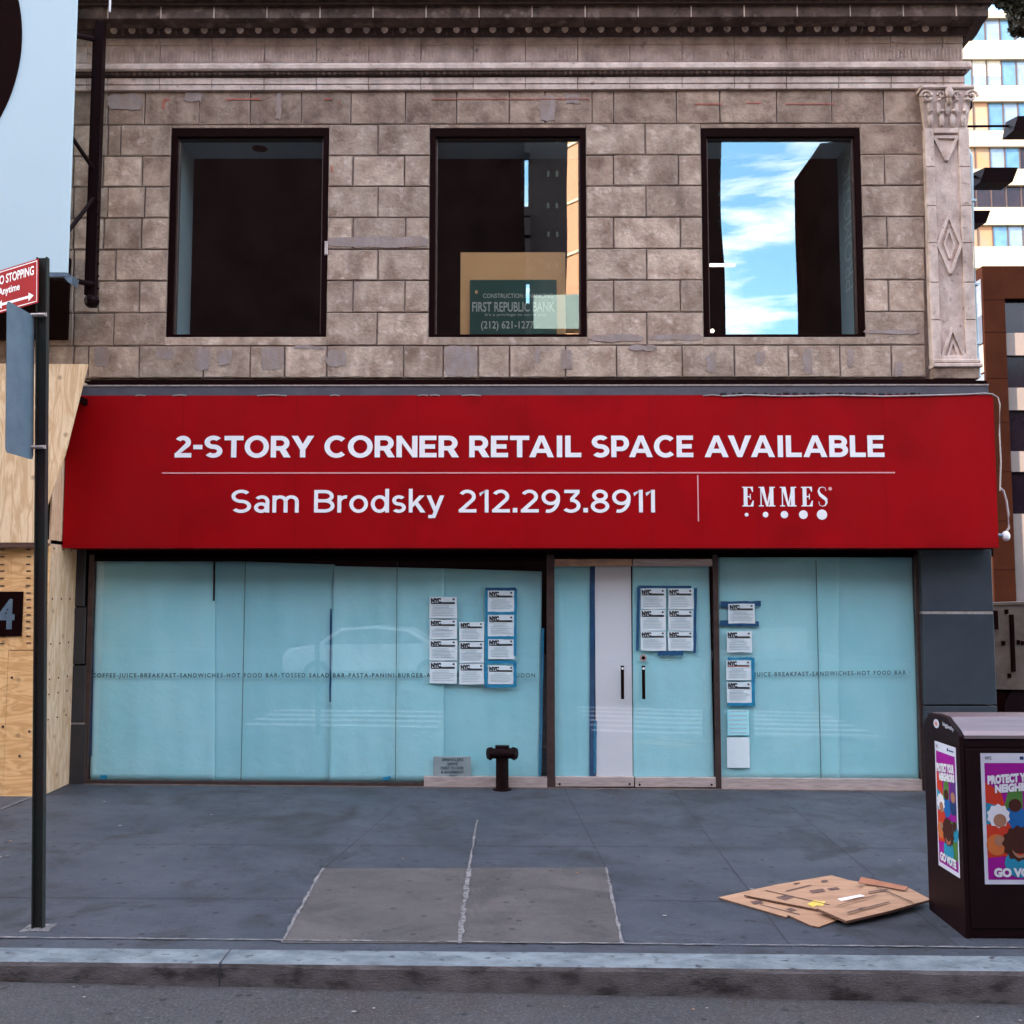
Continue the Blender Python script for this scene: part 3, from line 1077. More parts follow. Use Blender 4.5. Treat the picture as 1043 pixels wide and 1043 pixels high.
cxp = pl + w_ * .48
hw = w_ * .26
zt, zb = Z(140, -.08), Z(164, -.08)
bar(cxp - hw, zt, cxp, zb, .035, -.078, -.05, M['terracotta'])
bar(cxp + hw, zt, cxp, zb, .035, -.080, -.05, M['terracotta'])
bar(cxp - hw, zt, cxp + hw, zt, .035, -.074, -.05, M['terracotta'])
zt, zb = Z(219, -.08), Z(279, -.08)
zm = (zt + zb) / 2
for i, (sx, zz) in enumerate(((-1, zt), (1, zt), (-1, zb), (1, zb))):
    bar(cxp + sx * hw, zm, cxp, zz, .035, -.078 - i * .001, -.05, M['terracotta'])
    bar(cxp + sx * hw * .45, zm, cxp, zm + (zz - zm) * .5, .022, -.074 - i * .001, -.05, M['terracotta'])
zt, zb = Z(334, -.08), Z(364, -.08)
for i, sx in enumerate((-1, 1)):
    bar(cxp + sx * hw, zb, cxp, zt, .035, -.078 - i * .001, -.05, M['terracotta'])
    bar(cxp + sx * hw * .5, zb, cxp, zt - (zt - zb) * .45, .022, -.074 - i * .001, -.05, M['terracotta'])
pil = mb.build('pilaster', bld)
mb = MB()
zb_, zt_ = Z(130, -.1), Z(90, -.1)
H_ = zt_ - zb_
mb.prism([(pl + .01, -.06, zb_), (pr - .01, -.06, zb_), (pr + .03, -.14, zt_ - .05), (pl - .03, -.14, zt_ - .05)], (0, .18, 0), M['terracotta'])
mb.bev(pl - .055, pr + .045, -.17, .05, zt_ - .045, zt_ + .0, .012, M['terracotta'])
for row, (zz, nn, s) in enumerate(((.10, 4, .055), (.36, 5, .05))):
    for k in range(nn):
        x = pl + w_ * (k + .5) / nn
        mb.ball((x, -.09 - .02 * row, zb_ + H_ * (zz + .10)), s, M['terracotta'], 8, 6, (.62, .5, 1.7))
        mb.ball((x, -.125 - .02 * row, zb_ + H_ * (zz + .28)), s * .6, M['terracotta'], 6, 5, (.8, .7, .6))
for sx in (-1, 1):                                   # corner volutes
    c = (cxp + .02 + sx * (w_ * .50), zt_ - .13)
    pts = []
    for k in range(22):
        a = k * .42
        r = .075 * (1 - k / 26)
        pts.append((c[0] + sx * r * math.cos(a), -.145, c[1] + r * math.sin(a)))
    mb.tube(pts, .016, M['terracotta'], 6)
    c2 = (cxp + .02 + sx * (w_ * .17), zt_ - .11)
    mb.tube([(c2[0] + sx * .045 * (1 - k / 20) * math.cos(k * .5), -.14, c2[1] + .045 * (1 - k / 20) * math.sin(k * .5)) for k in range(16)], .012,
            M['terracotta'], 6)
mb.ball((cxp + .02, -.16, zt_ - .09), .05, M['terracotta'], 8, 6, (1, .6, 1.3))
mb.ball((cxp + .02, -.15, zt_ - .19), .04, M['stone_dirty'], 8, 6, (.8, .6, 1.3))
mb.build('capital', pil, smooth=True)
mb = MB()
mb.bev(pl - .0, pr + .03, -.11, .05, Z(370, -.11), Z(366, -.11), .01, M['terracotta'])
mb.bev(pl - .01, pr + .04, -.13, .05, Z(374, -.13), Z(370.3, -.13), .008, M['terracotta'])
mb.bev(pl + .0, pr + .01, -.10, .05, Z(386, -.10), Z(374.3, -.10), .006, M['stone_dirty'])
mb.build('base', pil)
mb = MB()
mb.tube([(pr + .035, -.02, Z(385)), (pr + .035, -.02, Z(160)), (pr + .02, .05, Z(150))], .026, M['bluewhite'], 10)  # pale blue tube along the pilaster's right edge
for y in (205, 290, 350): mb.box(pr + .0, pr + .07, -.05, .02, Z(y + 2), Z(y), M['bluewhite'])
mb.build('corner_tube', bld)

# ---- upper windows
for i, (wx0, wx1, wz0, wz1) in enumerate(WIN):
    mb = MB()
    t = .062
    tt = .095
    y0, y1 = -.015 + .02, .13
    mb.box(wx0 + .002, wx0 + t, y0, y1, wz0 + .002, wz1 - .002, M['frame'])
    mb.box(wx1 - t, wx1 - .002, y0, y1, wz0 + .002, wz1 - .002, M['frame'])
    mb.box(wx0 + t, wx1 - t, y0, y1, wz1 - tt, wz1 - .002, M['frame'])
    mb.box(wx0 + t, wx1 - t, y0, y1, wz0 + .002, wz0 + .03, M['frame'])
    # inner bead
    b = .018
    mb.box(wx0 + t, wx0 + t + b, .05, y1, wz0 + .03, wz1 - tt, M['frame_brown'])
    mb.box(wx1 - t - b, wx1 - t, .05, y1, wz0 + .03, wz1 - tt, M['frame_brown'])
    mb.box(wx0 + t + b, wx1 - t - b, .05, y1, wz1 - tt - b, wz1 - tt, M['frame_brown'])
    wo = MB()
    fr = mb.build('window', bld)
    mb = MB()
    mb.box(wx0 + t, wx1 - t, .08, .086, wz0 + .03, wz1 - tt, M['glass_up'])
    mb.build('glass', fr)
    mb = MB()
    x0, x1, z0, z1 = wx0 + .03, wx1 - .03, wz0, wz1 - .04
    d0, d1 = .135, .75
    mb.box(x0 - .02, x0, d0, d1, z0, z1, M['liner'])
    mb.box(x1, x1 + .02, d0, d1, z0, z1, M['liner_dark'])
    mb.box(x0 - .02, x1 + .02, d0, d1, z1, z1 + .02, M['liner'])
    mb.box(x0 - .02, x1 + .02, d0, d1, z0 - .02, z0, M['liner'])
    if i == 0:
        mb.disc(((x0 + x1) / 2, .45, z1 - .004), .09, M['frame'], axis='z', th=.006)
    mb.build('reveal', fr)
    if i == 0:
        mb = MB()
        xh, zh = at(332.5, 253)
        mb.bev(xh - .018, xh + .018, -.02, .01, zh - .08, zh + .08, .008, M['steel'])
        mb.build('latch', fr)
    if i == 2:      # faint lettering seen through the right hand side
        mb = MB()
        me = text_me("PROMOTIO", 0.0)
        xs_ = [v.co.x for v in me.vertices]; ys_ = [v.co.y for v in me.vertices]
        zb2, zt2 = Z(285), Z(146)
        for v in me.vertices:
            u = (v.co.x - min(xs_)) / (max(xs_) - min(xs_))
            q = (v.co.y - min(ys_)) / (max(ys_) - min(ys_))
            v.co = Vector((x1 - .003, .25 + .3 * q, zb2 + u * (zt2 - zb2)))
        mb.add_mesh(me, Matrix.Identity(4), M['liner_text'])
        mb.build('lettering', fr)
        # small lit lamp and indicator behind the glass
LAMP = emis('lit_tube', (1, .93, .65, 1), 1.0)
lt = thing('strip_lamp', 'small lit strip lamp glowing behind the left side of the right upper window', 'lamp', (at(735, 270, .3)[0], .3, at(735, 270, .3)[1]))
mb = MB()
a, b, c, t = rect(723, 268, 748, 272.5, .12)
mb.tube([(a, .11, (c + t) / 2), (b, .11, (c + t) / 2)], .018, LAMP, 8)
mb.build('tube', lt)
mb = MB()
mb.box(a, b, .13, .16, c, t + .01, M['frame'])
mb.build('housing', lt)
mb = MB()
p = at(725.5, 337, .11)
mb.ball((p[0], .11, p[1]), .022, LAMP, 10, 8)
tag(mb.build('indicator_light', smooth=True), 'tiny round lit bulb at the lower left corner of the right upper window', 'lamp')

# boards standing in the middle window
mb = MB()
a, b, c, t = rect(469, 257, 576, 343, .20)
mb.box(a, b, .20, .215, WIN[1][2] + .01, t, M['tan'])
tag(mb.build('tan_board'), 'plain tan board standing behind the glass of the middle upper window', 'board')
gs = thing('lender_sign', 'dark green sign with pale lettering and phone number in the middle upper window', 'sign', (at(520, 320, .17)[0], .17, WIN[1][2] + .01))
mb = MB()
a, b, c, t = rect(478.5, 285, 567, 343, .17)
mb.box(a, b, .17, .18, WIN[1][2] + .01, t, M['green'])
mb.build('board', gs)
mb = MB()
px_text(mb, "CONSTRUCTION FINANCING", 492, 299, 563, 303.5, .167, M['goldtext'], .01)
px_text(mb, "FIRST REPUBLIC BANK", 481, 307.5, 565, 317.5, .167, M['goldtext'], .015)
px_text(mb, "It's a privilege to serve you", 494, 319, 556, 322.5, .167, M['goldtext'])
px_text(mb, "(212) 621-1277", 490, 327, 544, 337, .167, M['goldtext'], .01)
mb.box(*rect(484, 296, 486.5, 298.5, .167)[:2], .165, .168, *rect(484, 296, 486.5, 299, .167)[2:], M['tan'])
mb.build('lettering', gs)

# ------------------------------------------------------------------ shopfront
shop_top = Z(556)
mb = MB()
# header soffit behind the sign
mb.box(at(68, 570)[0], at(1012, 570)[0], .0, .22, Z(567), Z(388), M['maroon_dark'])
mb.build('shopfront_header', bld)


def sill(x): return gz(x, 0)


# left charcoal pier, right slate pier
mb = MB()
for (y0, y1) in ((560, 617.5), (618.8, 676.5), (678, 736), (738, 800)):
    a, b, c, t = rect(68, y0, 86.5, y1, -.02)
    mb.bev(a, b, -.02, .1, c if y1 < 799 else gz(a, 0) - .01, t, .004, M['slate_dark'])
a, b, c, t = rect(68, 736.2, 86.5, 737.6, -.015)
mb.box(a, b, -.015, .08, c, t, M['joint_light'])
mb.box(a - .35, a + .002, .03, .2, gz(a, 0) - .02, Z(560), M['slate_dark'])
mb.build('left_pier', bld)
mb = MB()
pxl, pxr = at(941.5, 680, -.1)[0], at(1012.5, 640, -.1)[0]
for (y0, y1) in ((560, 622.5), (625.5, 717.5), (719, 812)):
    t, c = Z(y0, -.1), Z(y1, -.1)
    if y1 > 800: c = gz(pxl, 0) - .05
    mb.bev(pxl, pxr, -.1, .35, c, t, .004, M['slate'])
mb.box(pxl, pxr, -.094, .1, Z(625.3, -.1), Z(622.7, -.1), M['joint_light'])
mb.build('right_pier', bld)
mb = MB()
mb.box(pxl, BX1 - .3, .36, .5, gz(5, 0) - .05, Z(560), M['slate_dark'])
mb.build('side_wall_base', bld)


def vert_bar(mbx, xa_t, xa_b, xb_t, xb_b, yt, yb, Yf, Yb, m, zbot=None):
    """mullion whose edges follow the photo (pixels at top / bottom)"""
    a = (at(xa_t, yt, Yf)[0] + at(xa_b, yb, Yf)[0]) / 2
    b = (at(xb_t, yt, Yf)[0] + at(xb_b, yb, Yf)[0]) / 2
    zb = zbot if zbot is not None else gz((a + b) / 2, 0) - .01
    mbx.box(a, b, Yf, Yb, zb, Z(yt, Yf), m)
    return a, b


YT = 565
mb = MB()
mA = vert_bar(mb, 88, 86.5, 93.5, 91, YT, 797, -.01, .09, M['frame_brown'])
mB = vert_bar(mb, 557, 557, 565, 565, YT, 797, -.02, .09, M['frame_brown'])
mC = vert_bar(mb, 727, 728.5, 732, 734, YT, 800, -.02, .09, M['frame_brown'])
mD = vert_bar(mb, 934, 936.5, 940, 944, YT, 803, -.01, .09, M['frame_brown'])
# head rail
mb.box(mA[1], mB[0], .0, .08, Z(571.5), Z(564), M['frame'])
mb.box(mB[1], mC[0], .0, .08, Z(569), Z(564), M['frame'])
mb.box(mC[1], mD[0], .0, .08, Z(567.5), Z(564), M['frame'])
mb.build('shopfront_frame', bld)
mb = MB()


def rail(x0, x1, h, y0, y1, m):
    mb.hexa([(x0, y0, gz(x0, 0) - .02), (x1, y0, gz(x1, 0) - .02), (x1, y1, gz(x1, 0) - .02), (x0, y1, gz(x0, 0) - .02),
             (x0, y0, gz(x0, 0) + h), (x1, y0, gz(x1, 0) + h), (x1, y1, gz(x1, 0) + h), (x0, y1, gz(x0, 0) + h)], m)


xm1, xm2 = at(330, 797)[0], at(432, 797)[0]
rail(mA[1] + .001, xm2, .035, -.02, .08, M['frame_brown'])
rail(xm2, mB[0] - .001, .105, -.022, .08, M['steel'])
rail(mC[1] + .001, mD[0] - .001, .115, -.022, .08, M['steel'])
rail(mA[1], mD[0], .004, -.07, -.03, M['mortar'])
mb.build('bottom_rail', bld)


def pane(name, x0, x1, z0, z1, y=.03, parent=bld):
    mb = MB()
    mb.box(x0, x1, y, y + .006, z0, z1, M['glass_shop'])
    return mb.build(name, parent)


g1, g2 = at(247, 680)[0], at(403.3, 680)[0]
zt = Z(571)
zb0 = gz(-3, 0) + .02
for (a, b) in ((mA[1], g1 - .003), (g1 + .003, g2 - .003), (g2 + .003, mB[0])):
    pane('shop_window_pane', a, b, gz((a + b) / 2, 0) + (.10 if a > g2 else .03), zt)
g3 = at(834.5, 680)[0]
for (a, b) in ((mC[1], g3 - .003), (g3 + .003, mD[0])):
    pane('shop_window_pane', a, b, gz((a + b) / 2, 0) + .11, zt)
mb = MB()
for gx in (g1, g2, g3):
    mb.box(gx - .0028, gx + .0028, .028, .04, gz(gx, 0) + .02, zt, M['ink_grey'])
mb.build('glass_joint', bld)

# doors
gdr = at(645.3, 700)[0]
ztd = Z(569)
for (nm, a, b, lab, mrail) in (('door', mB[1], gdr - .004, 'left door leaf half covered by a white board', M['steel_orange']),
                              ('door', gdr + .004, mC[0], 'right door leaf covered in cyan paper', M['steel'])):
    mb = MB()
    z0 = gz((a + b) / 2, 0) + .012
    hb = .105
    mb.bev(a + .003, b - .003, -.018, .05, z0, z0 + hb, .004, M['steel'])
    for xx in (a + .05, b - .05): mb.ball((xx, -.02, z0 + .03), .012, M['frame'], 8, 6)
    dr = bpy.data.objects.new('door', None)
    COL.objects.link(dr)
    dr.parent = bld
    dr.location = Vector((a, 0, z0)) - Vector(bld.location)
    dr['label'] = lab
    mb.build('lower_rail', dr)
    mb = MB()
    mb.bev(a + .003, b - .003, -.018, .05, ztd - .085, ztd - .004, .004, mrail)
    mb.build('upper_rail', dr)
    mb = MB()
    mb.box(a + .004, b - .004, .012, .022, z0 + hb, ztd - .085, M['glass_shop'])
    mb.build('glass', dr)
    mb = MB()
    hx = at(634, 692, -.06)[0] if a < gdr - .1 else at(655.5, 692, -.06)[0]
    za, zb2 = Z(712, -.06), Z(678, -.06)
    mb.tube([(hx, -.06, za), (hx, -.06, zb2)], .018, M['frame'], 10)
    for q in (za + .04, zb2 - .04): mb.tube([(hx, -.06, q), (hx, .012, q)], .011, M['steel'], 8)
    mb.ball((hx, -.075, zb2 - .03), .014, M['white'], 8, 6)
    mb.build('handle', dr)
    if a > gdr - .1:
        mb = MB()
        lx, lz = at(655.3, 670, 0)
        mb.disc((lx, -.004, lz), .040, M['steel'], n=24, th=.016)
        mb.disc((lx, -.010, lz), .020, M['frame'], n=16, th=.006)
        mb.build('lock', dr)


# paper coverings behind the glass
def sheet(name, pts, Y, m, label, cat='paper', group=None, th=.003):
    mb = MB()
    # subdivided wavy sheet
    P_ = [Vector((at(x, y, Y)[0], Y, at(x, y, Y)[1])) for (x, y) in pts]   # TL,TR,BR,BL
    nx, nz = 40, 30
    ph = random.uniform(0, 6)
    V_ = []
    for j in range(nz + 1):
        for i in range(nx + 1):
            u, v = i / nx, j / nz
            top = P_[0].lerp(P_[1], u)
            bot = P_[3].lerp(P_[2], u)
            q = top.lerp(bot, v)
            am = min(1, abs(pts[1][0] - pts[0][0]) / 120) ** 1.6
            q.y += am * (.004 * math.sin(u * 7 + ph) * math.sin(v * 3 + ph) + .004 * math.sin(u * 17 + v * 3 + ph) + .002 * math.sin(u * 31 - v * 5 + ph * 2))
            V_.append(q)
    for j in range(nz):
        for i in range(nx):
            k = j * (nx + 1) + i
            mb.poly([V_[k], V_[k + nx + 1], V_[k + nx + 2], V_[k + 1]], m)
    o = mb.build(name, smooth=True)
    md = o.modifiers.new('thick', 'SOLIDIFY')
    md.thickness = .001
    tag(o, label, cat, group)
    return o


GP = 'paper sheets covering the shop glass'
sheet('paper_covering', [(97, 570.5), (219, 571), (219, 796), (92, 795)], .056, M['paper_cyan'],
      'cyan paper sheet covering the far left end of the shop window', group=GP)
sheet('paper_covering', [(217, 571), (341, 575), (338, 797), (215, 797)], .072, M['paper_cyan_b'],
      'cyan paper sheet, second from the left in the wide shop window', group=GP)
sheet('paper_covering', [(339, 576.5), (452, 579), (452, 796), (335, 797)], .056, M['paper_cyan'],
      'cyan paper sheet behind the left column of notices', group=GP)
sheet('paper_covering', [(448, 579), (552, 582), (549.5, 796), (448, 796)], .076, M['paper_cyan_b'],
      'cyan paper sheet behind the blue taped column of notices', group=GP)
sheet('paper_covering', [(563, 572), (601, 577), (600.5, 797), (563, 797)], .044, M['paper_cyan_b'],
      'narrow cyan paper strip in the left door leaf', group=GP)
sheet('paper_covering', [(644, 575), (722, 575), (727.5, 797), (645, 797)], .044, M['paper_cyan'],
      'cyan paper sheet covering the right door leaf', group=GP)
sheet('paper_covering', [(731, 567), (855, 567), (855, 794), (732, 794)], .056, M['paper_cyan'],
      'cyan paper sheet behind the tall stack of notices in the right window', group=GP)
sheet('paper_covering', [(851, 567), (932, 567), (936, 794), (851, 794)], .074, M['paper_cyan_b'],
      'cyan paper sheet at the far right end beside the slate pier', group=GP)
mb = MB()
a, b, c, t = rect(606.5, 575, 643.5, 796, .04)
mb.box(a, b, .038, .05, gz(a, 0) + .1, ztd - .07, M['paper_white'])
tag(mb.build('white_board'), 'tall white board behind the glass of the left door leaf', 'board')


def tape(pts, Y, m, label, group='strips of blue painter tape', name='tape_strip'):
    mb = MB()
    n = 8
    (x0, y0, x1, y1, wd) = pts
    horiz = abs(x1 - x0) > abs(y1 - y0)
    A, B = [], []
    for k in range(n + 1):
        x = x0 + (x1 - x0) * k / n
        y = y0 + (y1 - y0) * k / n
        w1, w2 = wd / 2 * random.uniform(.8, 1.15), wd / 2 * random.uniform(.8, 1.15)
        if horiz: p, q = at(x, y - w1, Y), at(x, y + w2, Y)
        else: p, q = at(x - w1, y, Y), at(x + w2, y, Y)
        A.append((p[0], Y, p[1])); B.append((q[0], Y, q[1]))
    mb.prism(A + B[::-1], (0, .0015, 0), m)
    o = mb.build(name)
    tag(o, label, 'tape', group)
    return o


tape((95.5, 575, 92.5, 770, 2.2), .040, M['tape_dark'], 'thin dark blue tape down the left edge of the wide shop window')
tape((553, 640, 550, 790, 2.6), .040, M['tape'], 'blue tape down the right edge of the wide shop window')
tape((603.5, 576, 602.8, 795, 5), .030, M['tape_dark'], 'long blue tape between cyan paper and white board in the left door')
tape((606.5, 734, 606, 788, 3), .0285, M['tape'], 'short brighter blue tape low beside the white board')
tape((102, 791.5, 109, 791.5, 4), .026, M['tape'], 'small blue tape scrap at the bottom left corner of the shop glass')
tape((390, 793.3, 398, 792, 3), .026, M['tape'], 'small blue tape scrap at the foot of the glass left of the sprinkler plate')
tape((218.3, 572, 217.8, 612, 2.2), .050, M['ink'], 'dark strip painted for the shaded gap at the top between the first two paper sheets', name='gap_strip')  # black strip standing in for the dark gap, no tape here
tape((337, 620, 336.2, 715, 1.8), .050, M['tape_dark'], 'dark vertical tape line left of the notices in the middle of the window')


# menu lettering on the glass
def arc_text(body, x0, x1, ya, yb, h, Y, label):
    mb = MB()
    a, b = at(x0, ya, Y), at(x1, yb, Y)
    hz = h / F * 11.7

    def fn(x, z):
        t = (x - a[0]) / (b[0] - a[0])
        return (x, Y, a[1] + (b[1] - a[1]) * t - hz / 2 + z * hz)
    put_text(mb, body.replace(' · ', '-'), a[0], b[0], 0, 1, Y, M['ink_grey'], .022, 1.35, fn)
    o = mb.build('menu_lettering', bld)
    o['label'] = label


arc_text("COFFEE · JUICE · BREAKFAST · SANDWICHES · HOT FOOD BAR · TOSSED SALAD BAR · PASTA · PANINI · BURGER · ASIAN CUISINE · SUSHI BAR · UDON",
         94, 545, 688.5, 688.5, 5.6, .027, 'row of small grey menu words across the wide window')
arc_text("COFFEE · JUICE · BREAKFAST · SANDWICHES · HOT FOOD BAR ·", 742, 927, 688, 685.5, 5.6, .027, 'row of small grey menu words across the right window')


# notices
def notice(x0, y0, x1, y1, Y, label, tilt=0, red=False):
    X0, X1, Z0, Z1 = rect(x0, y0, x1, y1, Y)
    wd, h = X1 - X0, Z1 - Z0
    root = thing('posted_notice', label, 'notice', (X0, Y, Z0), 'city notices posted on the shop glass')
    mb = MB()
    pts = []
    for (u, v) in ((0, 0), (.5, 0), (1, 0), (1, 1), (.5, 1), (0, 1)):
        pts.append((X0 + u * wd + random.uniform(-.004, .004), Y + random.uniform(-.002, .002), Z0 + v * h + random.uniform(-.004, .004)))
    mb.prism(pts, (0, .0012, 0), M['notice'])
    mb.build('sheet', root)
    mb = MB()
    yk = Y - .0045
    f = lambda x, z: (x, yk, z + (x - X0) * tilt)
    put_text(mb, "NYC", X0 + .05 * wd, X0 + .42 * wd, Z1 - .28 * h, Z1 - .05 * h, yk, M['ink'], .075, .95, f)

    def q(u0, v0, u1, v1, m):
        mb.poly([f(X0 + u0 * wd, Z0 + v0 * h), f(X0 + u1 * wd, Z0 + v0 * h), f(X0 + u1 * wd, Z0 + v1 * h), f(X0 + u0 * wd, Z0 + v1 * h)], m)
    q(.06, .675, .92, .715, M['redmark'] if red else M['ink'])
    q(.40, .725, .92, .765, M['ink'])
    q(.84, .85, .91, .93, M['ink'])
    for k, v in enumerate((.58, .50, .44, .36, .28, .21, .13)):
        a = .10 + random.uniform(0, .15) * (k in (0, 1))
        b = random.uniform(.75, .93) if k > 1 else .7
        q(a, v, b, v + .028, M['notice_line'])
    mb.build('print', root)
    return root


YN = .022
col1 = [(608, 630), (631, 651), (652, 672.5), (674, 696)]
names = ['topmost', 'second', 'third', 'lowest']
for k, (a, b) in enumerate(col1):
    notice(437.5, a, 465.5, b, YN, 'untaped white notice, %s of the leftmost column of four' % names[k])
for k, (a, b) in enumerate([(633.5, 653), (654, 675), (676, 697)]):
    notice(468, a, 493, b, YN, 'untaped white notice, %s of the short middle column of three' % ['topmost', 'centre', 'lowest'][k])
for k, (a, b) in enumerate([(601.5, 623), (626.5, 648.5), (651, 671.5), (678, 697)]):
    notice(497, a, 524, b, YN, 'white notice, %s of the column framed in blue tape' % names[k])
TG = 'strips of blue painter tape'
tape((495.5, 599, 495.5, 674, 2.8), .0185, M['tape'], 'long vertical blue tape down the left of the framed notices')
tape((525.3, 600, 524.6, 668, 2.8), .0185, M['tape'], 'long vertical blue tape down the right of the framed notices')
for k, (y, m_) in enumerate(((600, 'tape_dark'), (624.6, 'tape'), (649.4, 'tape'), (674.5, 'tape'), (698.8, 'tape'))):
    tape((494.5, y, 525.5, y, 3.0), .0170, M[m_], 'horizontal blue tape on the framed column of notices, %s from the top' % ['first', 'second', 'third', 'fourth', 'fifth'][k])
tape((495, 675, 495, 699, 3.2), .0150, M['tape'], 'short vertical blue tape left of the lowest framed notice')
tape((524.5, 675, 524.5, 699, 3.2), .0150, M['tape'], 'short vertical blue tape right of the lowest framed notice')
for c, (xa_, xb_) in enumerate(((652.5, 678.3), (680.6, 706.3))):
    for r_, (a, b) in enumerate([(599.5, 620.8), (621.3, 642.5), (643, 662.6)]):
        notice(xa_, a, xb_, b, .004, 'white notice on the door, %s row, %s column' % (['top', 'middle', 'bottom'][r_], ['left', 'right'][c]))
tape((650, 597.8, 704, 598, 2.6), .000, M['tape_dark'], 'blue tape along the top of the six door notices')
tape((650.3, 598, 649.3, 663, 3), -.002, M['tape_dark'], 'blue tape down the left of the six door notices')
tape((708.5, 599, 707.5, 665, 3), .000, M['tape_dark'], 'blue tape down the right of the six door notices')
tape((670, 665.5, 696, 665.5, 4.5), -.002, M['tape_dark'], 'blue tape below the six door notices')
notice(742, 615, 769, 635, YN, 'white notice with blue tape above and below, top of the right window')
tape((734, 615.2, 775, 615, 5.5), .0250, M['tape_dark'], 'dark blue tape along the top of the highest right window notice')
tape((733.5, 634.5, 773, 635.5, 5.5), .0250, M['tape_dark'], 'dark blue tape along the bottom of the highest right window notice')
notice(740, 643, 766, 664.5, YN, 'untaped white notice, second from the top in the right window')
notice(740, 672.5, 765, 693, YN, 'white notice with a red rule, third down in the right window', red=True)
notice(740.5, 694.5, 765.5, 716, YN, 'white notice, fourth down in the right window above the blank sheet')
tape((766.8, 670, 767.5, 718.5, 3.4), .0170, M['tape'], 'vertical blue tape right of the lower pair of notices in the right window')
tape((741, 671, 766, 670.8, 2.6), .0155, M['tape'], 'blue tape on top of the lower pair of notices in the right window')
tape((741, 717.5, 769, 717.5, 3.2), .0155, M['tape'], 'blue tape under the lower pair of notices in the right window')
mb = MB()
a, b, c, t = rect(740.5, 751, 763.5, 782, YN)
mb.box(a, b, YN, YN + .002, c, t, M['notice'])
tag(mb.build('blank_sheet'), 'blank white sheet low on the right shop window', 'paper')
mb = MB()
a, b, c, t = rect(741, 723, 763, 749, YN)
mb.box(a, b, YN + .002, YN + .003, c, t, M['paper_cyan_b'])
for k in range(6):
    zz = c + (t - c) * (k + .5) / 6
    mb.box(a + .02, b - .02, YN + .0005, YN + .0015, zz, zz + .012, M['notice_line'])
tag(mb.build('faded_sheet'), 'faded grey lined sheet just above the blank white sheet', 'paper')

# sprinkler plate on the glass
sp = thing('sprinkler_plate', 'small grey sprinkler plate with worn print at the foot of the wide shop window', 'sign', (at(461, 793, .015)[0], .015, Z(794, .015)))
mb = MB()
a, b, c, t = rect(441.5, 770.5, 479.5, 794, .015)
mb.bev(a, b, .012, .027, c, t, .003, M['acrylic'])
mb.build('plate', sp)
mb = MB()
for k, (s_, u0, u1) in enumerate((("SPRINKLERS", 450, 472), ("SERVE", 455.5, 466.5), ("FIRST FLOOR", 449, 472.5), ("& BASEMENT", 449, 472.5), ("ONLY", 457, 465.5))):
    px_text(mb, s_, u0, 772.3 + k * 4.2, u1, 775.3 + k * 4.2, .0095, M['ink_grey'], .03)
mb.build('lettering', sp)

# ------------------------------------------------------------------ red sign
YS = -.42
sg = thing('shop_sign', 'long red sign reading 2-STORY CORNER RETAIL SPACE AVAILABLE above the shopfront', 'sign', (0, YS, Z(558, YS)))
sx0, sx1 = at(65, 520, YS)[0], at(1016, 520, YS)[0]
sz0, sz1 = Z(558, YS), Z(402.5, YS)
mb = MB()
rr = .05
pts = [(sx0, YS, sz0), (sx1, YS, sz0), (sx1, YS, sz1 - rr)]
for k in range(1, 6):
    a = math.pi / 2 * k / 6
    pts.append((sx1 - rr + rr * math.cos(a), YS, sz1 - rr + rr * math.sin(a)))
pts += [(sx1 - rr, YS, sz1), (sx0, YS, sz1)]
mb.prism(pts, (0, .40, 0), M['red'])
for y_ in (.0,):
    pass
# hem along the bottom, seams between vinyl widths
mb.box(sx0, sx1, YS - .004, YS, sz0, sz0 + .03, M['red'])
for k in range(1, 8):
    xq = sx0 + (sx1 - sx0) * k / 8 + .07 * math.sin(k * 3)
    mb.box(xq - .004, xq + .004, YS - .0012, YS, sz0 + .03, sz1 - .002, M['red_seam'])
mb.box(sx0, sx1, YS - .0052, YS - .0042, sz0 + .024, sz0 + .03, M['red_seam'])
mb.build('sign_box', sg)
mb = MB()
mb.box(at(58, 406, YS - .19)[0], at(80, 406, YS - .19)[0], YS - .20, YS - .17, Z(410.5, YS - .19), Z(402, YS - .19), M['maroon_dark'])
mb.box(at(78, 406, YS - .19)[0], at(82, 406, YS - .19)[0], YS - .20, YS + .02, Z(409, YS - .19), Z(403, YS - .19), M['maroon_dark'])
mb.build('corner_strap', sg)
mb = MB()
mb.box(at(82, 398, -.3)[0], at(1007, 398, -.3)[0], -.30, .02, Z(404, -.3), Z(392.5, -.3), M['flashing'])
mb.box(at(82, 398, -.3)[0], at(1007, 398, -.3)[0], -.31, -.29, Z(393.2, -.3), Z(391.8, -.3), M['joint_light'])
mb.box(at(95, 388, -.02)[0], at(990, 388, -.02)[0], -.10, .02, Z(391.5, -.1), Z(386.5, -.1), M['frame'])
mb.build('flashing', bld)


# ---- geometric lettering
def arcq(cx, cy, rx, ry, w, h, a0, a1, n=28):
    quads = []
    P0 = None
    for k in range(n + 1):
        a = R(a0 + (a1 - a0) * k / n)
        o = (cx + (rx + w / 2) * math.cos(a), cy + (ry + h / 2) * math.sin(a))
        i = (cx + (rx - w / 2) * math.cos(a), cy + (ry - h / 2) * math.sin(a))
        if P0: quads.append([P0[0], P0[1], i, o])
        P0 = (o, i)
    return [('Q', quads)]


def B_(x0, y0, x1, y1): return [('P', [(x0, y0), (x1, y0), (x1, y1), (x0, y1)])]
def P_(*p): return [('P', list(p))]


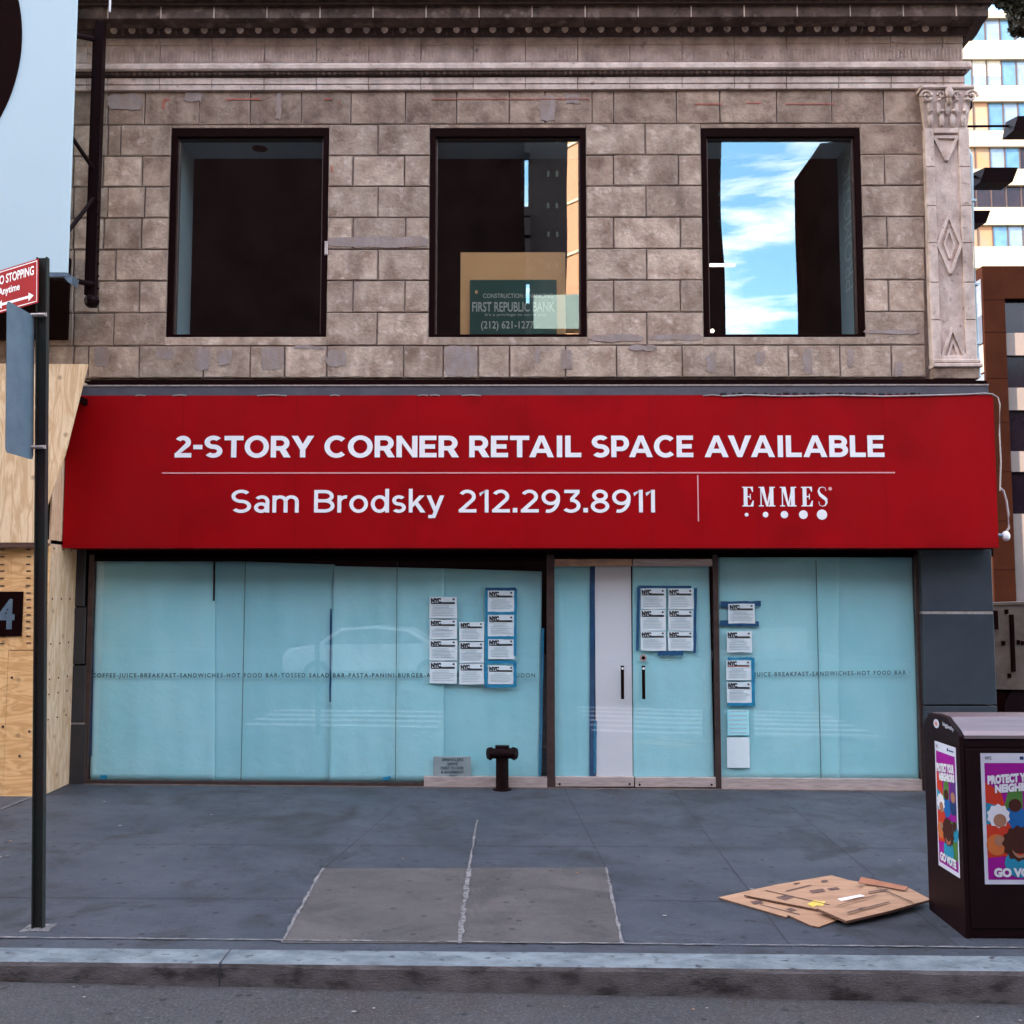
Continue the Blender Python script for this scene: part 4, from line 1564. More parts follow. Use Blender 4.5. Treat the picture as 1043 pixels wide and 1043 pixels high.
def glyph(c, w, h):
    if c == 'T': return .88, B_(0, 1 - h, .88, 1) + B_(.44 - w / 2, 0, .44 + w / 2, 1 - h)
    if c == 'E': return .78, B_(0, 0, w, 1) + B_(w, 0, .78, h) + B_(w, 1 - h, .77, 1) + B_(w, .5 - h / 2, .71, .5 + h / 2)
    if c == 'L': return .73, B_(0, 0, w, 1) + B_(w, 0, .73, h)
    if c == 'I': return w, B_(0, 0, w, 1)
    if c == 'N': return .95, B_(0, 0, w, 1) + B_(.95 - w, 0, .95, 1) + P_((w * .9, 1), (.0, 1), (.95 - w * .9, 0), (.95, 0))
    if c == 'A':
        W = 1.12
        return W, P_((0, 0), (w * 1.12, 0), (W / 2 + w * .42, 1), (W / 2 - w * .48, 1)) + P_((W, 0), (W - w * 1.12, 0), (W / 2 - w * .42, 1), (W / 2 + w * .48, 1)) \
            + B_(.26, .2, W - .26, .2 + h * .92)
    if c == 'V':
        W = 1.10
        return W, P_((0, 1), (w * 1.15, 1), (W / 2 + w * .42, 0), (W / 2 - w * .45, 0)) + P_((W, 1), (W - w * 1.15, 1), (W / 2 - w * .42, 0), (W / 2 + w * .45, 0))
    if c == 'Y':
        W = 1.04
        return W, P_((0, 1), (w * 1.2, 1), (W / 2 + w * .5, .42), (W / 2 - w * .5, .36)) + P_((W, 1), (W - w * 1.2, 1), (W / 2 - w * .5, .42), (W / 2 + w * .5, .36)) \
            + B_(W / 2 - w / 2, 0, W / 2 + w / 2, .42)
    if c == 'O': return 1.12, arcq(.56, .5, .56 - w / 2, .52 - h / 2, w, h, 0, 360, 48)
    if c == 'C': return .98, arcq(.55, .5, .55 - w / 2, .52 - h / 2, w, h, 46, 314, 40)
    if c in 'Ss':
        H = 1.0 if c == 'S' else .75
        W = .84 if c == 'S' else .60
        o = .015
        tc_, bc_ = H + o - h / 2, -o + h / 2
        m_ = H / 2
        return W, arcq(W / 2, (tc_ + m_) / 2, W / 2 - w / 2 - .01, (tc_ - m_) / 2, w, h, 36, 276) + \
            arcq(W / 2, (bc_ + m_) / 2, W / 2 - w / 2, (m_ - bc_) / 2, w, h, 96, -144)
    if c in 'RPB':
        m_ = .42 if c == 'R' else (.38 if c == 'P' else .52)
        xc = .46
        W = {'R': .90, 'P': .84, 'B': .88}[c]
        rx = W - xc - w / 2 - (.04 if c != 'P' else 0)
        top = B_(0, 0, w, 1) + B_(w, 1 - h, xc, 1) + B_(w, m_ - h / 2, xc, m_ + h / 2)
        top += arcq(xc, (1 - h / 2 + m_) / 2, rx, (1 - h / 2 - m_) / 2, w, h, 90, -90)
        if c == 'R': top += P_((.36, m_ - .02), (.36 + w * 1.25, m_), (W + .02, 0), (W - w * 1.2, 0))
        if c == 'B': top += B_(w, 0, xc, h) + arcq(xc, (m_ + h / 2) / 2, W - xc - w / 2, (m_ - h / 2) / 2, w, h, 90, -90)
        return W, top
    if c == '2':
        W = .80
        e = R(-38)
        cx, cy, rx, ry = .40, 1 - .31 + .01, .37 - w / 2, .31 - h / 2
        oe = (cx + (rx + w / 2) * math.cos(e), cy + (ry + h / 2) * math.sin(e))
        ie = (cx + (rx - w / 2) * math.cos(e), cy + (ry - h / 2) * math.sin(e))
        return W, arcq(cx, cy, rx, ry, w, h, 152, -38) + P_(oe, ie, (.03, h * .8), (.30, h)) + B_(.03, 0, W, h)
    if c == '-': return .42, B_(0, .38, .42, .38 + h)
    if c == '.': return w * 1.2, B_(0, 0, w * 1.2, w * 1.2)
    if c == '1': return .40, B_(.40 - w, 0, .40, 1) + P_((0, .86), (.03, .86 - h), (.40 - w, .90), (.40 - w, 1), (.30, 1))
    if c == '8': return .80, arcq(.40, .745, .34 - w / 2, .265 - h / 2, w, h, 0, 360, 36) + arcq(.40, .275, .40 - w / 2, .29 - h / 2, w, h, 0, 360, 36)
    if c == '9': return .80, arcq(.40, .67, .40 - w / 2, .345 - h / 2, w, h, 0, 360, 36) + arcq(.28, .60, .52 - w / 2, .615 - h / 2, w, h, 0, -102, 24)
    if c == '3': return .76, B_(.06, 1 - h, .72, 1) + P_((.72, 1), (.72, 1 - h), (.44, .54), (.30, .60), (.52, 1 - h)) + \
        arcq(.35, .30, .41 - w / 2, .315 - h / 2, w, h, 96, -142)
    xh = .755
    if c == 'o': return .80, arcq(.40, xh / 2, .40 - w / 2, xh / 2 + .012 - h / 2, w, h, 0, 360, 40)
    if c == 'd': return .78, arcq(.375, xh / 2, .375 - w / 2, xh / 2 + .012 - h / 2, w, h, 0, 360, 40) + B_(.78 - w, 0, .78, 1.05)
    if c == 'a':
        W = .64
        return W, arcq(W / 2 - .0, xh - .26, W / 2 - w / 2, .27 - h / 2, w, h, 0, 146) + B_(W - w, 0, W, xh - .26) + \
            arcq(.30, .22, .30 - w / 2, .235 - h / 2, w, h, 0, 360, 36)
    if c == 'm':
        a = .235
        return w + 4 * a, B_(0, 0, w, xh) + arcq(w / 2 + a, xh - .27, a, .28 - h / 2, w, h, 180, 0) + arcq(w / 2 + 3 * a, xh - .27, a, .28 - h / 2, w, h, 180, 0) + \
            B_(2 * a, 0, 2 * a + w, xh - .27) + B_(4 * a, 0, 4 * a + w, xh - .27)
    if c == 'r': return .44, B_(0, 0, w, xh) + arcq(w / 2 + .30, xh - .32, .30, .33 - h / 2, w, h, 180, 84)
    if c == 'k': return .70, B_(0, 0, w, 1.05) + P_((w, .22), (w, .22 + w * 1.3), (.70 - w * 1.5, xh), (.70 - .02, xh)) + \
        P_((w + .10, .36), (w + .22, .48), (.72, 0), (.72 - w * 1.3, 0))
    if c == 'y':
        W = .76
        return W, P_((0, xh), (w * 1.15, xh), (W / 2 + w * .45, .10), (W / 2 - w * .35, 0)) + P_((W, xh), (W - w * 1.12, xh), (.20, -.24), (.20 + w * 1.05, -.24)) \
            + P_((.08, -.25), (.08, -.25 + h), (.24, -.25 + h), (.26, -.25))
    raise KeyError(c)


KERN = {('T', 'A'): -.09, ('A', 'V'): -.12, ('V', 'A'): -.12, ('A', 'I'): .0, ('T', 'O'): -.03, ('R', 'Y'): -.03, ('P', 'A'): -.09, ('A', 'C'): -.03, ('L', 'A'): -.01,
        ('k', 'y'): -.06, ('r', 'o'): -.05, ('T', 'L'): 0, ('E', 'T'): 0}


def word(mb, s, x0, x1, zb, zt, Y, w, h, gap, m):
    """x0..x1 world, baseline zb, cap top zt"""
    pos = 0
    items = []
    for k, c in enumerate(s):
        wd, st = glyph(c, w, h)
        items.append((pos, st))
        pos += wd
        if k < len(s) - 1: pos += gap + KERN.get((c, s[k + 1]), 0) + (.05 if 'I' in (c, s[k + 1]) else 0)
    sx = (x1 - x0) / pos
    sz = zt - zb
    lay = 0
    for (p, st) in items:
        for kind, data in st:
            lay += 1
            yy = Y - .0030 - (lay % 9) * .0004
            if kind == 'P':
                mb.poly([(x0 + (p + u) * sx, yy, zb + v * sz) for (u, v) in data], m)
            else:
                for qd in data:
                    mb.poly([(x0 + (p + u) * sx, yy, zb + v * sz) for (u, v) in qd], m)


YL = YS - .001
mb = MB()
zb_, zt_ = Z(465.8, YL), Z(443.8, YL)
for (s, a, b) in (("2-STORY", 177.5, 320), ("CORNER", 330.5, 467), ("RETAIL", 478, 592), ("SPACE", 602.5, 706), ("AVAILABLE", 717.5, 900.5)):
    mb = MB()
    word(mb, s, at(a, 455, YL)[0], at(b, 455, YL)[0], zb_, zt_, YL, .245, .205, .085, M['white'])
    mb.build('headline_word', sg)
zb_, zt_ = Z(522, YL), Z(499, YL)
for (s, a, b) in (("Sam", 235.5, 304.5), ("Brodsky", 320, 452.5), ("212.293.8911", 466.5, 667)):
    mb = MB()
    word(mb, s, at(a, 511, YL)[0], at(b, 511, YL)[0], zb_, zt_, YL, .165, .145, .125, M['white'])
    mb.build('contact_word', sg)
mb = MB()
a, b, c, t = rect(165, 481, 911.5, 482.3, YL)
mb.box(a, b, YL - .004, YL, c, t, M['pinkish'])
a, b, c, t = rect(710.4, 484, 711.6, 531, YL)
mb.box(a, b, YL - .004, YL, c, t, M['pinkish'])
mb.build('dividing_line', sg)
# serif logo
mb = MB()


def LG(x0, x1, polys):
    a, b = at(x0, 506, YL)[0], at(x1, 506, YL)[0]
    zb, zt = Z(516, YL), Z(496, YL)
    for k, pl_ in enumerate(polys):
        mb.poly([(a + u * (b - a), YL - .003 - k * .0004, zb + v * (zt - zb)) for u, v in pl_], M['white'])


Eg = [[(.12, 0), (.46, 0), (.46, 1), (.12, 1)], [(0, 0), (.9, 0), (.9, .055), (0, .055)], [(0, .945), (.88, .945), (.88, 1), (0, 1)],
      [(.46, .47), (.72, .47), (.72, .53), (.46, .53)], [(.66, .36), (.74, .36), (.74, .64), (.66, .64)], [(.66, 0), (.96, 0), (1.0, .30), (.92, .30)],
      [(.66, 1), (.94, 1), (.94, .74), (.88, .74)]]
Mg = [[(.0, 0), (.30, 0), (.30, .06), (.0, .06)], [(.11, 0), (.18, 0), (.18, 1), (.11, 1)], [(0, .945), (.3, .945), (.3, 1), (0, 1)],
      [(.10, 1), (.34, 1), (.56, .0), (.46, 0)], [(.46, 0), (.56, 0), (.80, 1), (.72, 1)], [(.66, 0), (.90, 0), (.90, 1), (.66, 1)], [(.58, 0), (1, 0), (1, .06), (.58, .06)],
      [(.68, .945), (1, .945), (1, 1), (.68, 1)]]
LG(756, 767.6, Eg); LG(772.6, 789.4, Mg); LG(794.4, 811, Mg); LG(816, 827.8, Eg)
# S
a, b = at(832.8, 506, YL)[0], at(842.6, 506, YL)[0]
zb, zt = Z(516.2, YL), Z(495.8, YL)
ctr = [(.86, .78), (.80, .93), (.5, .98), (.2, .93), (.1, .76), (.26, .60), (.55, .48), (.86, .36), (.9, .2), (.76, .06), (.48, .02), (.18, .07), (.10, .26)]
wid = [.05, .05, .06, .12, .22, .32, .36, .32, .22, .12, .06, .05, .05]
Lp, Rp = [], []
for k, (u, v) in enumerate(ctr):
    p0, p1 = ctr[max(0, k - 1)], ctr[min(len(ctr) - 1, k + 1)]
    dx, dy = (p1[0] - p0[0]) * .5, p1[1] - p0[1]
    l = math.hypot(dx, dy)
    nx_, ny_ = -dy / l, dx / l
    wv = wid[k] / 2
    Lp.append((u + nx_ * wv, v + ny_ * wv * .5)); Rp.append((u - nx_ * wv, v - ny_ * wv * .5))
for k in range(len(ctr) - 1):
    mb.poly([(a + u * (b - a), YL - .003, zb + v * (zt - zb)) for u, v in (Lp[k], Rp[k], Rp[k + 1], Lp[k + 1])], M['white'])
for k, (x, r) in enumerate(((760.4, 2.0), (779.7, 2.9), (798.9, 3.8), (818.2, 4.5), (837.2, 5.3))):
    p = at(x, 524.2, YL)
    mb.disc((p[0], YL - .004, p[1]), r / F * 11.1, M['white'], n=28)
p = at(845.4, 497.8, YL)
mb.disc((p[0], YL - .004, p[1]), 1.9 / F * 11.1, M['pinkish'], n=16)
mb.build('logo', sg)
# cable and small lamp at the right end
mb = MB()
pts = []
for (x, y) in ((735, 403.5), (760, 402.2), (800, 403.5), (850, 402.5), (900, 403.6), (950, 402.6), (985, 401.6), (1003, 400.5), (1011, 401.5), (1016.5, 405), (1018.5, 412), (1018, 440), (1019.5, 470),
               (1018.5, 500)):
    p = at(x, y, YS - .01)
    pts.append((p[0], YS - .01, p[1]))
mb.tube(pts, .008, M['cable'], 6)
pts = []
for (x, y) in ((1018.5, 497), (1022, 500), (1025, 510), (1027, 524), (1027.5, 538), (1024, 543)):
    p = at(x, y, YS + .05)
    pts.append((p[0], YS + .05, p[1]))
mb.tube(pts, .012, M['cable'], 6)
cb = mb.build('cable')
tag(cb, 'pale cable running along the top right edge of the red sign and down its end', 'cable')
mb = MB()
p = at(1024.5, 546, YS + .05)
mb.ball((p[0], YS + .05, p[1]), .055, M['white'], 12, 8, (.8, .8, 1))
mb.tube([(p[0] - .11, YS + .05, p[1] + .01), (p[0], YS + .05, p[1])], .022, M['galv'], 8)
tag(mb.build('end_lamp', smooth=True), 'small white round lamp fixed to the right end of the red sign', 'lamp')
# scraps of torn vinyl along the top
mb = MB()
for (x0, x1) in ((138, 148), (176, 190), (262, 292), (336, 346), (425, 436), (438, 448), (470, 490), (716, 734)):
    p, q = at(x0, 403, YS - .005), at(x1, 403, YS - .005)
    mb.tube([(p[0], YS - .004, p[1]), ((p[0] + q[0]) / 2, YS - .01, p[1] + .006), (q[0], YS - .004, p[1])], .006, M['joint_light'], 5)
for k in range(26):
    p = at(738 + k * 8 + random.uniform(-2, 2), 401 + random.uniform(-.6, .6), YS + .01)
    mb.ball((p[0], YS + .01, p[1]), random.uniform(.012, .028), M['ink'], 6, 4, (1.6, 1, .8))
te = mb.build('torn_edge', sg)
te['kind'] = 'stuff'

# ------------------------------------------------------------------ standpipe
yb = -.16
bx, bz = at(511.5, 807, yb)
bx0 = bx
zg = gz(bx, yb)
st = thing('fire_standpipe', 'dark two headed fire hose connection standing on the pavement before the shop glass', 'standpipe', (bx, yb, zg))
zt_ = Z(759.5, yb)
zh = Z(767, yb)
mb = MB()
mb.tube([(bx, yb, zg - .02), (bx, yb, zg + .012), (bx, yb, zg + .014), (bx, yb, zh)], .07, M['iron'], 18, radii=[.10, .10, .068, .068])
mb.build('pipe', st, smooth=True)
mb = MB()
mb.ball((bx, yb, zh), .085, M['iron'], 16, 10, (1.2, 1, .85))
mb.box(bx - .075, bx + .075, yb - .05, yb + .05, zh + .03, zt_, M['iron'])
mb.build('head', st, smooth=True)
for sx in (-1, 1):
    mb = MB()
    x0 = bx + sx * .03
    mb.tube([(x0, yb - .02, zh), (x0 + sx * .085, yb - .05, zh + .003)], .056, M['iron'], 16)
    mb.tube([(x0 + sx * .080, yb - .048, zh + .003), (x0 + sx * .125, yb - .064, zh + .005)], .068, M['iron'], 8, radii=[.068, .060])
    for a in range(4):
        t = a * math.pi / 2 + .4
        mb.box(x0 + sx * .10 - .012, x0 + sx * .10 + .012, yb - .056 + .068 * math.cos(t) - .01, yb - .056 + .068 * math.cos(t) + .01,
               zh + .068 * math.sin(t) - .008, zh + .068 * math.sin(t) + .008, M['iron'])
    mb.build('hose_cap', st, smooth=True)

# ------------------------------------------------------------------ plywood hoarding at left
YH = -.70
hd = thing('plywood_hoarding', 'plywood site hoarding enclosing the frontage at the left of the shop', 'hoarding', (at(20, 800, YH)[0], YH, gz(-5, YH)))
mb = MB()
hx1 = at(45.5, 700, YH)[0]
hx0 = at(-160, 700, YH)[0]
zt_ = Z(556, YH)
mb.box(hx0, at(7, 700, YH)[0], YH, YH + .02, gz(hx0, YH) - .02, zt_, M['ply'])
mb.box(at(7.3, 700, YH)[0], hx1, YH - .003, YH + .02, Z(662, YH), zt_, M['ply'])
mb.box(at(7.3, 700, YH)[0], hx1, YH, YH + .02, gz(hx1, YH) - .02, Z(662.8, YH), M['ply'])
mb.build('front_panel', hd)
mb = MB()
for k in range(14):
    for xx in (29, 2):
        p = at(xx + random.uniform(-.5, .5), 560 + k * 7.3 + random.uniform(-.6, .6), YH - .006)
        mb.box(p[0] - .022, p[0] + .022, YH - .008, YH - .002, p[1] - .007, p[1] + .007, M['card_edge'])
for (x, y) in ((3, 740), (30, 745), (20, 770), (12, 690)):
    p = at(x, y, YH)
    mb.ball((p[0], YH - .002, p[1]), .014, M['card_edge'], 8, 5)
mb.build('nail', hd)
mb = MB()
ztop_side = Z(402, 0)
mb.box(hx1 - .02, hx1, YH + .021, .03, gz(hx1, 0) - .03, Z(470, -.3), M['ply_side'])
mb.build('side_panel', hd)
mb = MB()
for (yy) in (690, 705, 730, 560, 610, 655):
    for k in range(3):
        Y_ = YH + .1 + k * .22
        mb.ball((hx1 + .002, Y_, Z(yy, -.3)), .010, M['card_edge'], 6, 4)
mb.build('screw', hd)
YU = -.80
mb = MB()


def U(x, y, Y=YU):
    p = at(x, y, Y)
    return (p[0], Y, p[1])


mb.prism([U(-160, 369), U(89.5, 371), U(66, 464), U(47, 518), U(35, 552.5), U(-160, 552.5)], (0, .02, 0), M['ply_pale'])
mb.build('upper_panel', hd)
mb = MB()
mb.box(at(-160, 553, YU)[0], hx1 - .05, YU + .0, YH - .005, Z(557.5, YU), Z(553.2, YU), M['card_edge'])
mb.box(at(-160, 553, YU)[0], hx1, YU + .021, -.05, Z(553, YU), Z(551, YU) + .02, M['ply_side'])
mb.box(at(-160, 374, YU)[0], at(60, 374, YU)[0], YU + .021, -.05, Z(380, YU), Z(376, YU), M['ply_side'])
mb.build('ledge', hd)
mb = MB()
a, b, c, t = rect(-38, 602.5, 22.5, 648, YH - .02)
mb.bev(a, b, YH - .022, YH - .004, c, t, .004, M['maroon_dark'])
npl = mb.build('number_plate', hd)
mb = MB()
px_text(mb, "4", -3.5, 610, 15, 641, YH - .026, M['galv'], .03)
mb.build('number', npl)

# ------------------------------------------------------------------ big projecting light panel
YB = -1.15
bs = thing('disc_banner_sign', 'large pale blue sign panel with a dark disc, hung above the hoarding', 'sign', (at(-60, 280, YB)[0], YB, Z(278, YB)))
mb = MB()
bx1 = at(73.5, 140, YB)[0]
bxa = at(-330, 140, YB)[0]
mb.box(bxa, bx1, YB, YB + .03, Z(277, YB), Z(-190, YB), M['bluewhite'])
mb.build('panel', bs, bevel=.006)
mb = MB()
mb.box(bxa, bx1 + .012, YB - .006, YB + .04, Z(281, YB), Z(277.4, YB), M['galv'])
mb.prism([U(64, 281, YB), U(74.5, 281, YB), U(72.5, 289, YB), U(69, 287, YB)], (0, .15, 0), M['galv'])
mb.build('bottom_trim', bs)
mb = MB()
dc = at(-160, 42, YB)
rr = (at(22.5, 42, YB)[0] - dc[0])
mb.disc((dc[0], YB - .006, dc[1]), rr, M['maroon_dark'], n=128, th=.005)
mb.build('disc', bs)
# steel carrying frame
mb = MB()
Yp = -.50
pxx = at(97, 200, Yp)[0]
mb.box(pxx - .045, pxx + .045, Yp - .045, Yp + .045, Z(312, Yp), Z(22, Yp), M['black'])
mb.box(pxx - .075, pxx - .052, Yp - .03, Yp + .03, Z(300, Yp), Z(30, Yp), M['black'])
for (y0, y1) in ((135, 175), (235, 200)):
    p, q = at(97, y1, Yp), at(70, y0, -.9)
    mb.tube([(p[0], Yp, p[1]), (q[0], -.9, q[1])], .022, M['black'], 8)
for y in (40, 290):
    p = at(97, y, Yp)
    q = at(55, y - 8, -1.0)
    mb.tube([(p[0], Yp, p[1]), (q[0], -1.0, q[1])], .03, M['black'], 8)
for k in range(16):
    p = at(103.5, 120 + k * 12.5, Yp)
    mb.ball((p[0] - .02, Yp - .045, p[1]), .014, M['black'], 6, 4)
mb.ball((pxx + .0, Yp, Z(306, Yp)), .085, M['black'], 10, 6, (1, .9, .9))
mb.build('support_frame', bs)
# pale conduit stub at the top left
mb = MB()
p = at(112, 4, -.5)
mb.tube([(p[0], -.50, Z(11, -.5)), (p[0], -.50, Z(-30, -.5))], .012, M['white'], 8)
mb.box(p[0] - .03, p[0] + .03, -.5, -P, Z(-14, -.5), Z(-16, -.5), M['black'])
mb.build('conduit', bld)

# left neighbour
nb = thing('dark_neighbour_building', 'dark recessed building front behind the blue sign panel', 'building', (-8, .4, 0))
mb = MB()
nx1 = at(10, 240)[0] - .01
mb.box(-16, nx1, .1, 9, gz(-9, 0) - .4, 11, M['concrete_dark'])
mb.box(-16, nx1, .04, .1, Z(386), Z(340), M['stone_dirty'])
mb.build('wall', nb)
mb = MB()
xw = at(78, 320)[0]
mb.box(at(40, 320)[0] - .6, at(71, 320)[0], -.06, .02, Z(345, -.05), Z(262, -.05), M['frame'])  # darkness of the recess under the sign painted as a flat box
mb.build('window', nb)

# ------------------------------------------------------------------ street sign post
pb_ = ground(40, 945)
ps = thing('street_sign_post', 'tall dark green sign post at the kerb carrying a red no stopping sign', 'sign post', tuple(pb_))
PX, PY, PZ = pb_
ztp = at(44, 263, PY)[1]
TILT = (PX - at(44.6, 263, PY)[0] ) / (ztp - PZ)
ps.rotation_euler = (0, -math.atan(TILT), 0)
mb = MB()
hw = .036
# U channel
mb.box(PX - hw, PX + hw, PY, PY + .008, PZ - .02, ztp, M['pole_green'])
mb.box(PX - hw, PX - hw + .008, PY - .035, PY, PZ - .02, ztp, M['pole_green'])
mb.box(PX + hw - .008, PX + hw, PY - .035, PY, PZ - .02, ztp, M['pole_green'])
mb.box(PX - hw + .008, PX + hw - .008, PY - .012, PY - .0, PZ - .02, ztp, M['pole_green'])
mb.build('pole', ps)
mb = MB()
mb.bev(PX - .09, PX + .09, PY - .08, PY + .06, PZ - .01, PZ + .006, .003, M['seam'])
mb.build('footing', ps)
# red sign, turned: direction along its width
dv = Vector((-.855, .518, 0))
org = Vector((at(38.7, 286, PY - .06)[0] + TILT * (at(38, 286, PY)[1] - PZ), PY - .06, 0))
sw, sh = .50, at(38, 263, PY - .06)[1] - at(38, 308, PY - .06)[1]
szt = at(38, 263, PY - .06)[1]
nrm = Vector((-.518, -.855, 0))


def SP(u, v, o=0.0):
    """u from right edge leftwards (m), v height above bottom (m)"""
    p = org + dv * u + nrm * o
    return (p.x, p.y, szt - sh + v)


M['sign_red'] = mat('sign_red', (.42, .010, .014), (.36, .008, .012), 5, .7, spec=.1)
mb = MB()
mb.prism([SP(0, 0), SP(0, sh), SP(sw, sh), SP(sw, 0)], tuple(-nrm * .004), M['sign_red'])
rs = mb.build('no_stopping_sign', ps)
rs['label'] = 'small red NO STOPPING Anytime sign with a white arrow'
mb = MB()
e = .010
b_ = .006
for (u0, v0, u1, v1) in ((e, e, sw - e, e + b_), (e, sh - e - b_, sw - e, sh - e), (e, e, e + b_, sh - e), (sw - e - b_, e, sw - e, sh - e)):
    mb.poly([SP(u0, v0, .001), SP(u1, v0, .001), SP(u1, v1, .001), SP(u0, v1, .001)], M['white'])
put_text(mb, "NO STOPPING", sw - .02, .045, sh * .66, sh * .87, 0, M['white'], .02, 1, lambda u, v: SP(u, v, .0015))
put_text(mb, "Anytime", sw - .06, .20, sh * .36, sh * .58, 0, M['white'], .02, 1, lambda u, v: SP(u, v, .0015))
ya = sh * .19
mb.poly([SP(.09, ya - .009, .0015), SP(sw - .09, ya - .009, .0015), SP(sw - .09, ya + .009, .0015), SP(.09, ya + .009, .0015)], M['white'])
mb.poly([SP(.10, ya - .03, .002), SP(.045, ya, .002), SP(.10, ya + .03, .002)], M['white'])
mb.poly([SP(sw - .10, ya - .03, .002), SP(sw - .045, ya, .002), SP(sw - .10, ya + .03, .002)], M['white'])
mb.build('lettering', rs)
# side sign seen from behind, running towards the camera
mb = MB()
sx_ = PX - .055
ya_, yb_ = PY - .02, PY - .40


def SZ(px, py, Y): return at(px, py, Y)[1]


z_tl, z_tr = SZ(9, 305, yb_), SZ(36, 322, ya_)
z_bl, z_br = SZ(9, 461, yb_), SZ(36, 467, ya_)
zt_, zb_ = (z_tl + z_tr) / 2, (z_bl + z_br) / 2
r_ = .035
pts = []
for (cy_, cz_, a0) in ((yb_ + r_, zb_ + r_, 180), (ya_ - r_, zb_ + r_, 270), (ya_ - r_, zt_ - r_, 0), (yb_ + r_, zt_ - r_, 90)):
    for k in range(6):
        a = R(a0 + 90 * k / 5)
        pts.append((sx_, cy_ + r_ * math.cos(a), cz_ + r_ * math.sin(a)))
mb.prism(pts, (.004, 0, 0), M['galv'])
ss = mb.build('side_sign', ps)
ss['label'] = 'tall grey sign plate seen from its bare back'
mb = MB()
for py in (322, 456):
    zc = SZ(36, py, PY)
    mb.box(PX - hw - .03, PX + hw + .004, PY - .045, PY - .036, zc - .012, zc + .012, M['steel'])
    mb.tube([(PX - .06, PY - .05, zc), (PX + .03, PY - .05, zc)], .010, M['steel'], 8)
mb.build('bracket', ps)

# ------------------------------------------------------------------ litter bin
fl = ground(981, 956)
bl = ground(949, 926)
BXL = (fl.x + bl.x) / 2
YF_, YBk = fl.y, bl.y
BW = .68
zg = gz(BXL + .3, (YF_ + YBk) / 2)
bn = thing('litter_bin', 'black solar street bin with steel lid and voting posters at the kerb', 'bin', (BXL + BW / 2, (YF_ + YBk) / 2, zg))
Hf = at(985, 747, YF_)[1]
Hs = at(965, 728, (YF_ + YBk) / 2)[1]
Hb = at(951, 733, YBk)[1]
mb = MB()
prof_ = [(YF_, zg - .01), (YF_, Hf - .02), (YF_ + .03, Hf + .005), (YF_ + .10, Hf + .035), (YF_ + .20, Hs - .008), (YF_ + .32, Hs), (YBk - .10, Hs - .01), (YBk - .03, Hb - .0),
         (YBk, Hb - .05), (YBk, zg - .01)]
mb.prism([(BXL, y, z) for y, z in prof_], (.03, 0, 0), M['black'])
mb.prism([(BXL + BW - .03, y, z) for y, z in prof_], (.03, 0, 0), M['black'])
mb.box(BXL + .03, BXL + BW - .03, YF_ + .004, YBk - .004, zg, Hf - .03, M['black'])
# front door panel lines
mb.box(BXL + .035, BXL + BW - .035, YF_ - .004, YF_ + .004, zg + .06, Hf - .10, M['black'])
mb.box(BXL + .03, BXL + BW - .03, YF_ - .002, YF_ + .004, Hf - .085, Hf - .045, M['black'])
mb.build('body', bn, bevel=.006)
mb = MB()
pr2 = [(y, z + .006) for y, z in prof_[1:9]]
pts = pr2 + [(y, z - .012) for y, z in reversed(pr2)]
for k in range(len(pr2) - 1):
    (ya2, za2), (yb2, zb2) = pr2[k], pr2[k + 1]
    mb.hexa([(BXL + .032, ya2, za2 - .012), (BXL + BW - .032, ya2, za2 - .012), (BXL + BW - .032, yb2, zb2 - .012), (BXL + .032, yb2, zb2 - .012),
             (BXL + .032, ya2, za2), (BXL + BW - .032, ya2, za2), (BXL + BW - .032, yb2, zb2), (BXL + .032, yb2, zb2)], M['lid_steel'])
mb.box(BXL + .032, BXL + BW - .032, YF_ - .012, YF_ + .01, Hf - .032, Hf - .012, M['lid_steel'])
mb.build('lid', bn)
COLS = {k: mat('poster_' + k, tuple(q * (.72 if k not in ('white', 'border') else .85) for q in c), None, 4, .6, spec=.1) for k, c in dict(magenta=(.36, .012, .30), red=(.62, .05, .025), blue=(.02, .14, .42), cyan=(.03, .28, .45), green=(.09, .22, .05),
                                                               olive=(.16, .17, .04), skin=(.42, .20, .13), brown=(.07, .022, .016), white=(.72, .70, .76),
                                                               purple=(.12, .03, .22), orange=(.65, .17, .05), navy=(.02, .05, .16), border=(.60, .60, .70)).items()}


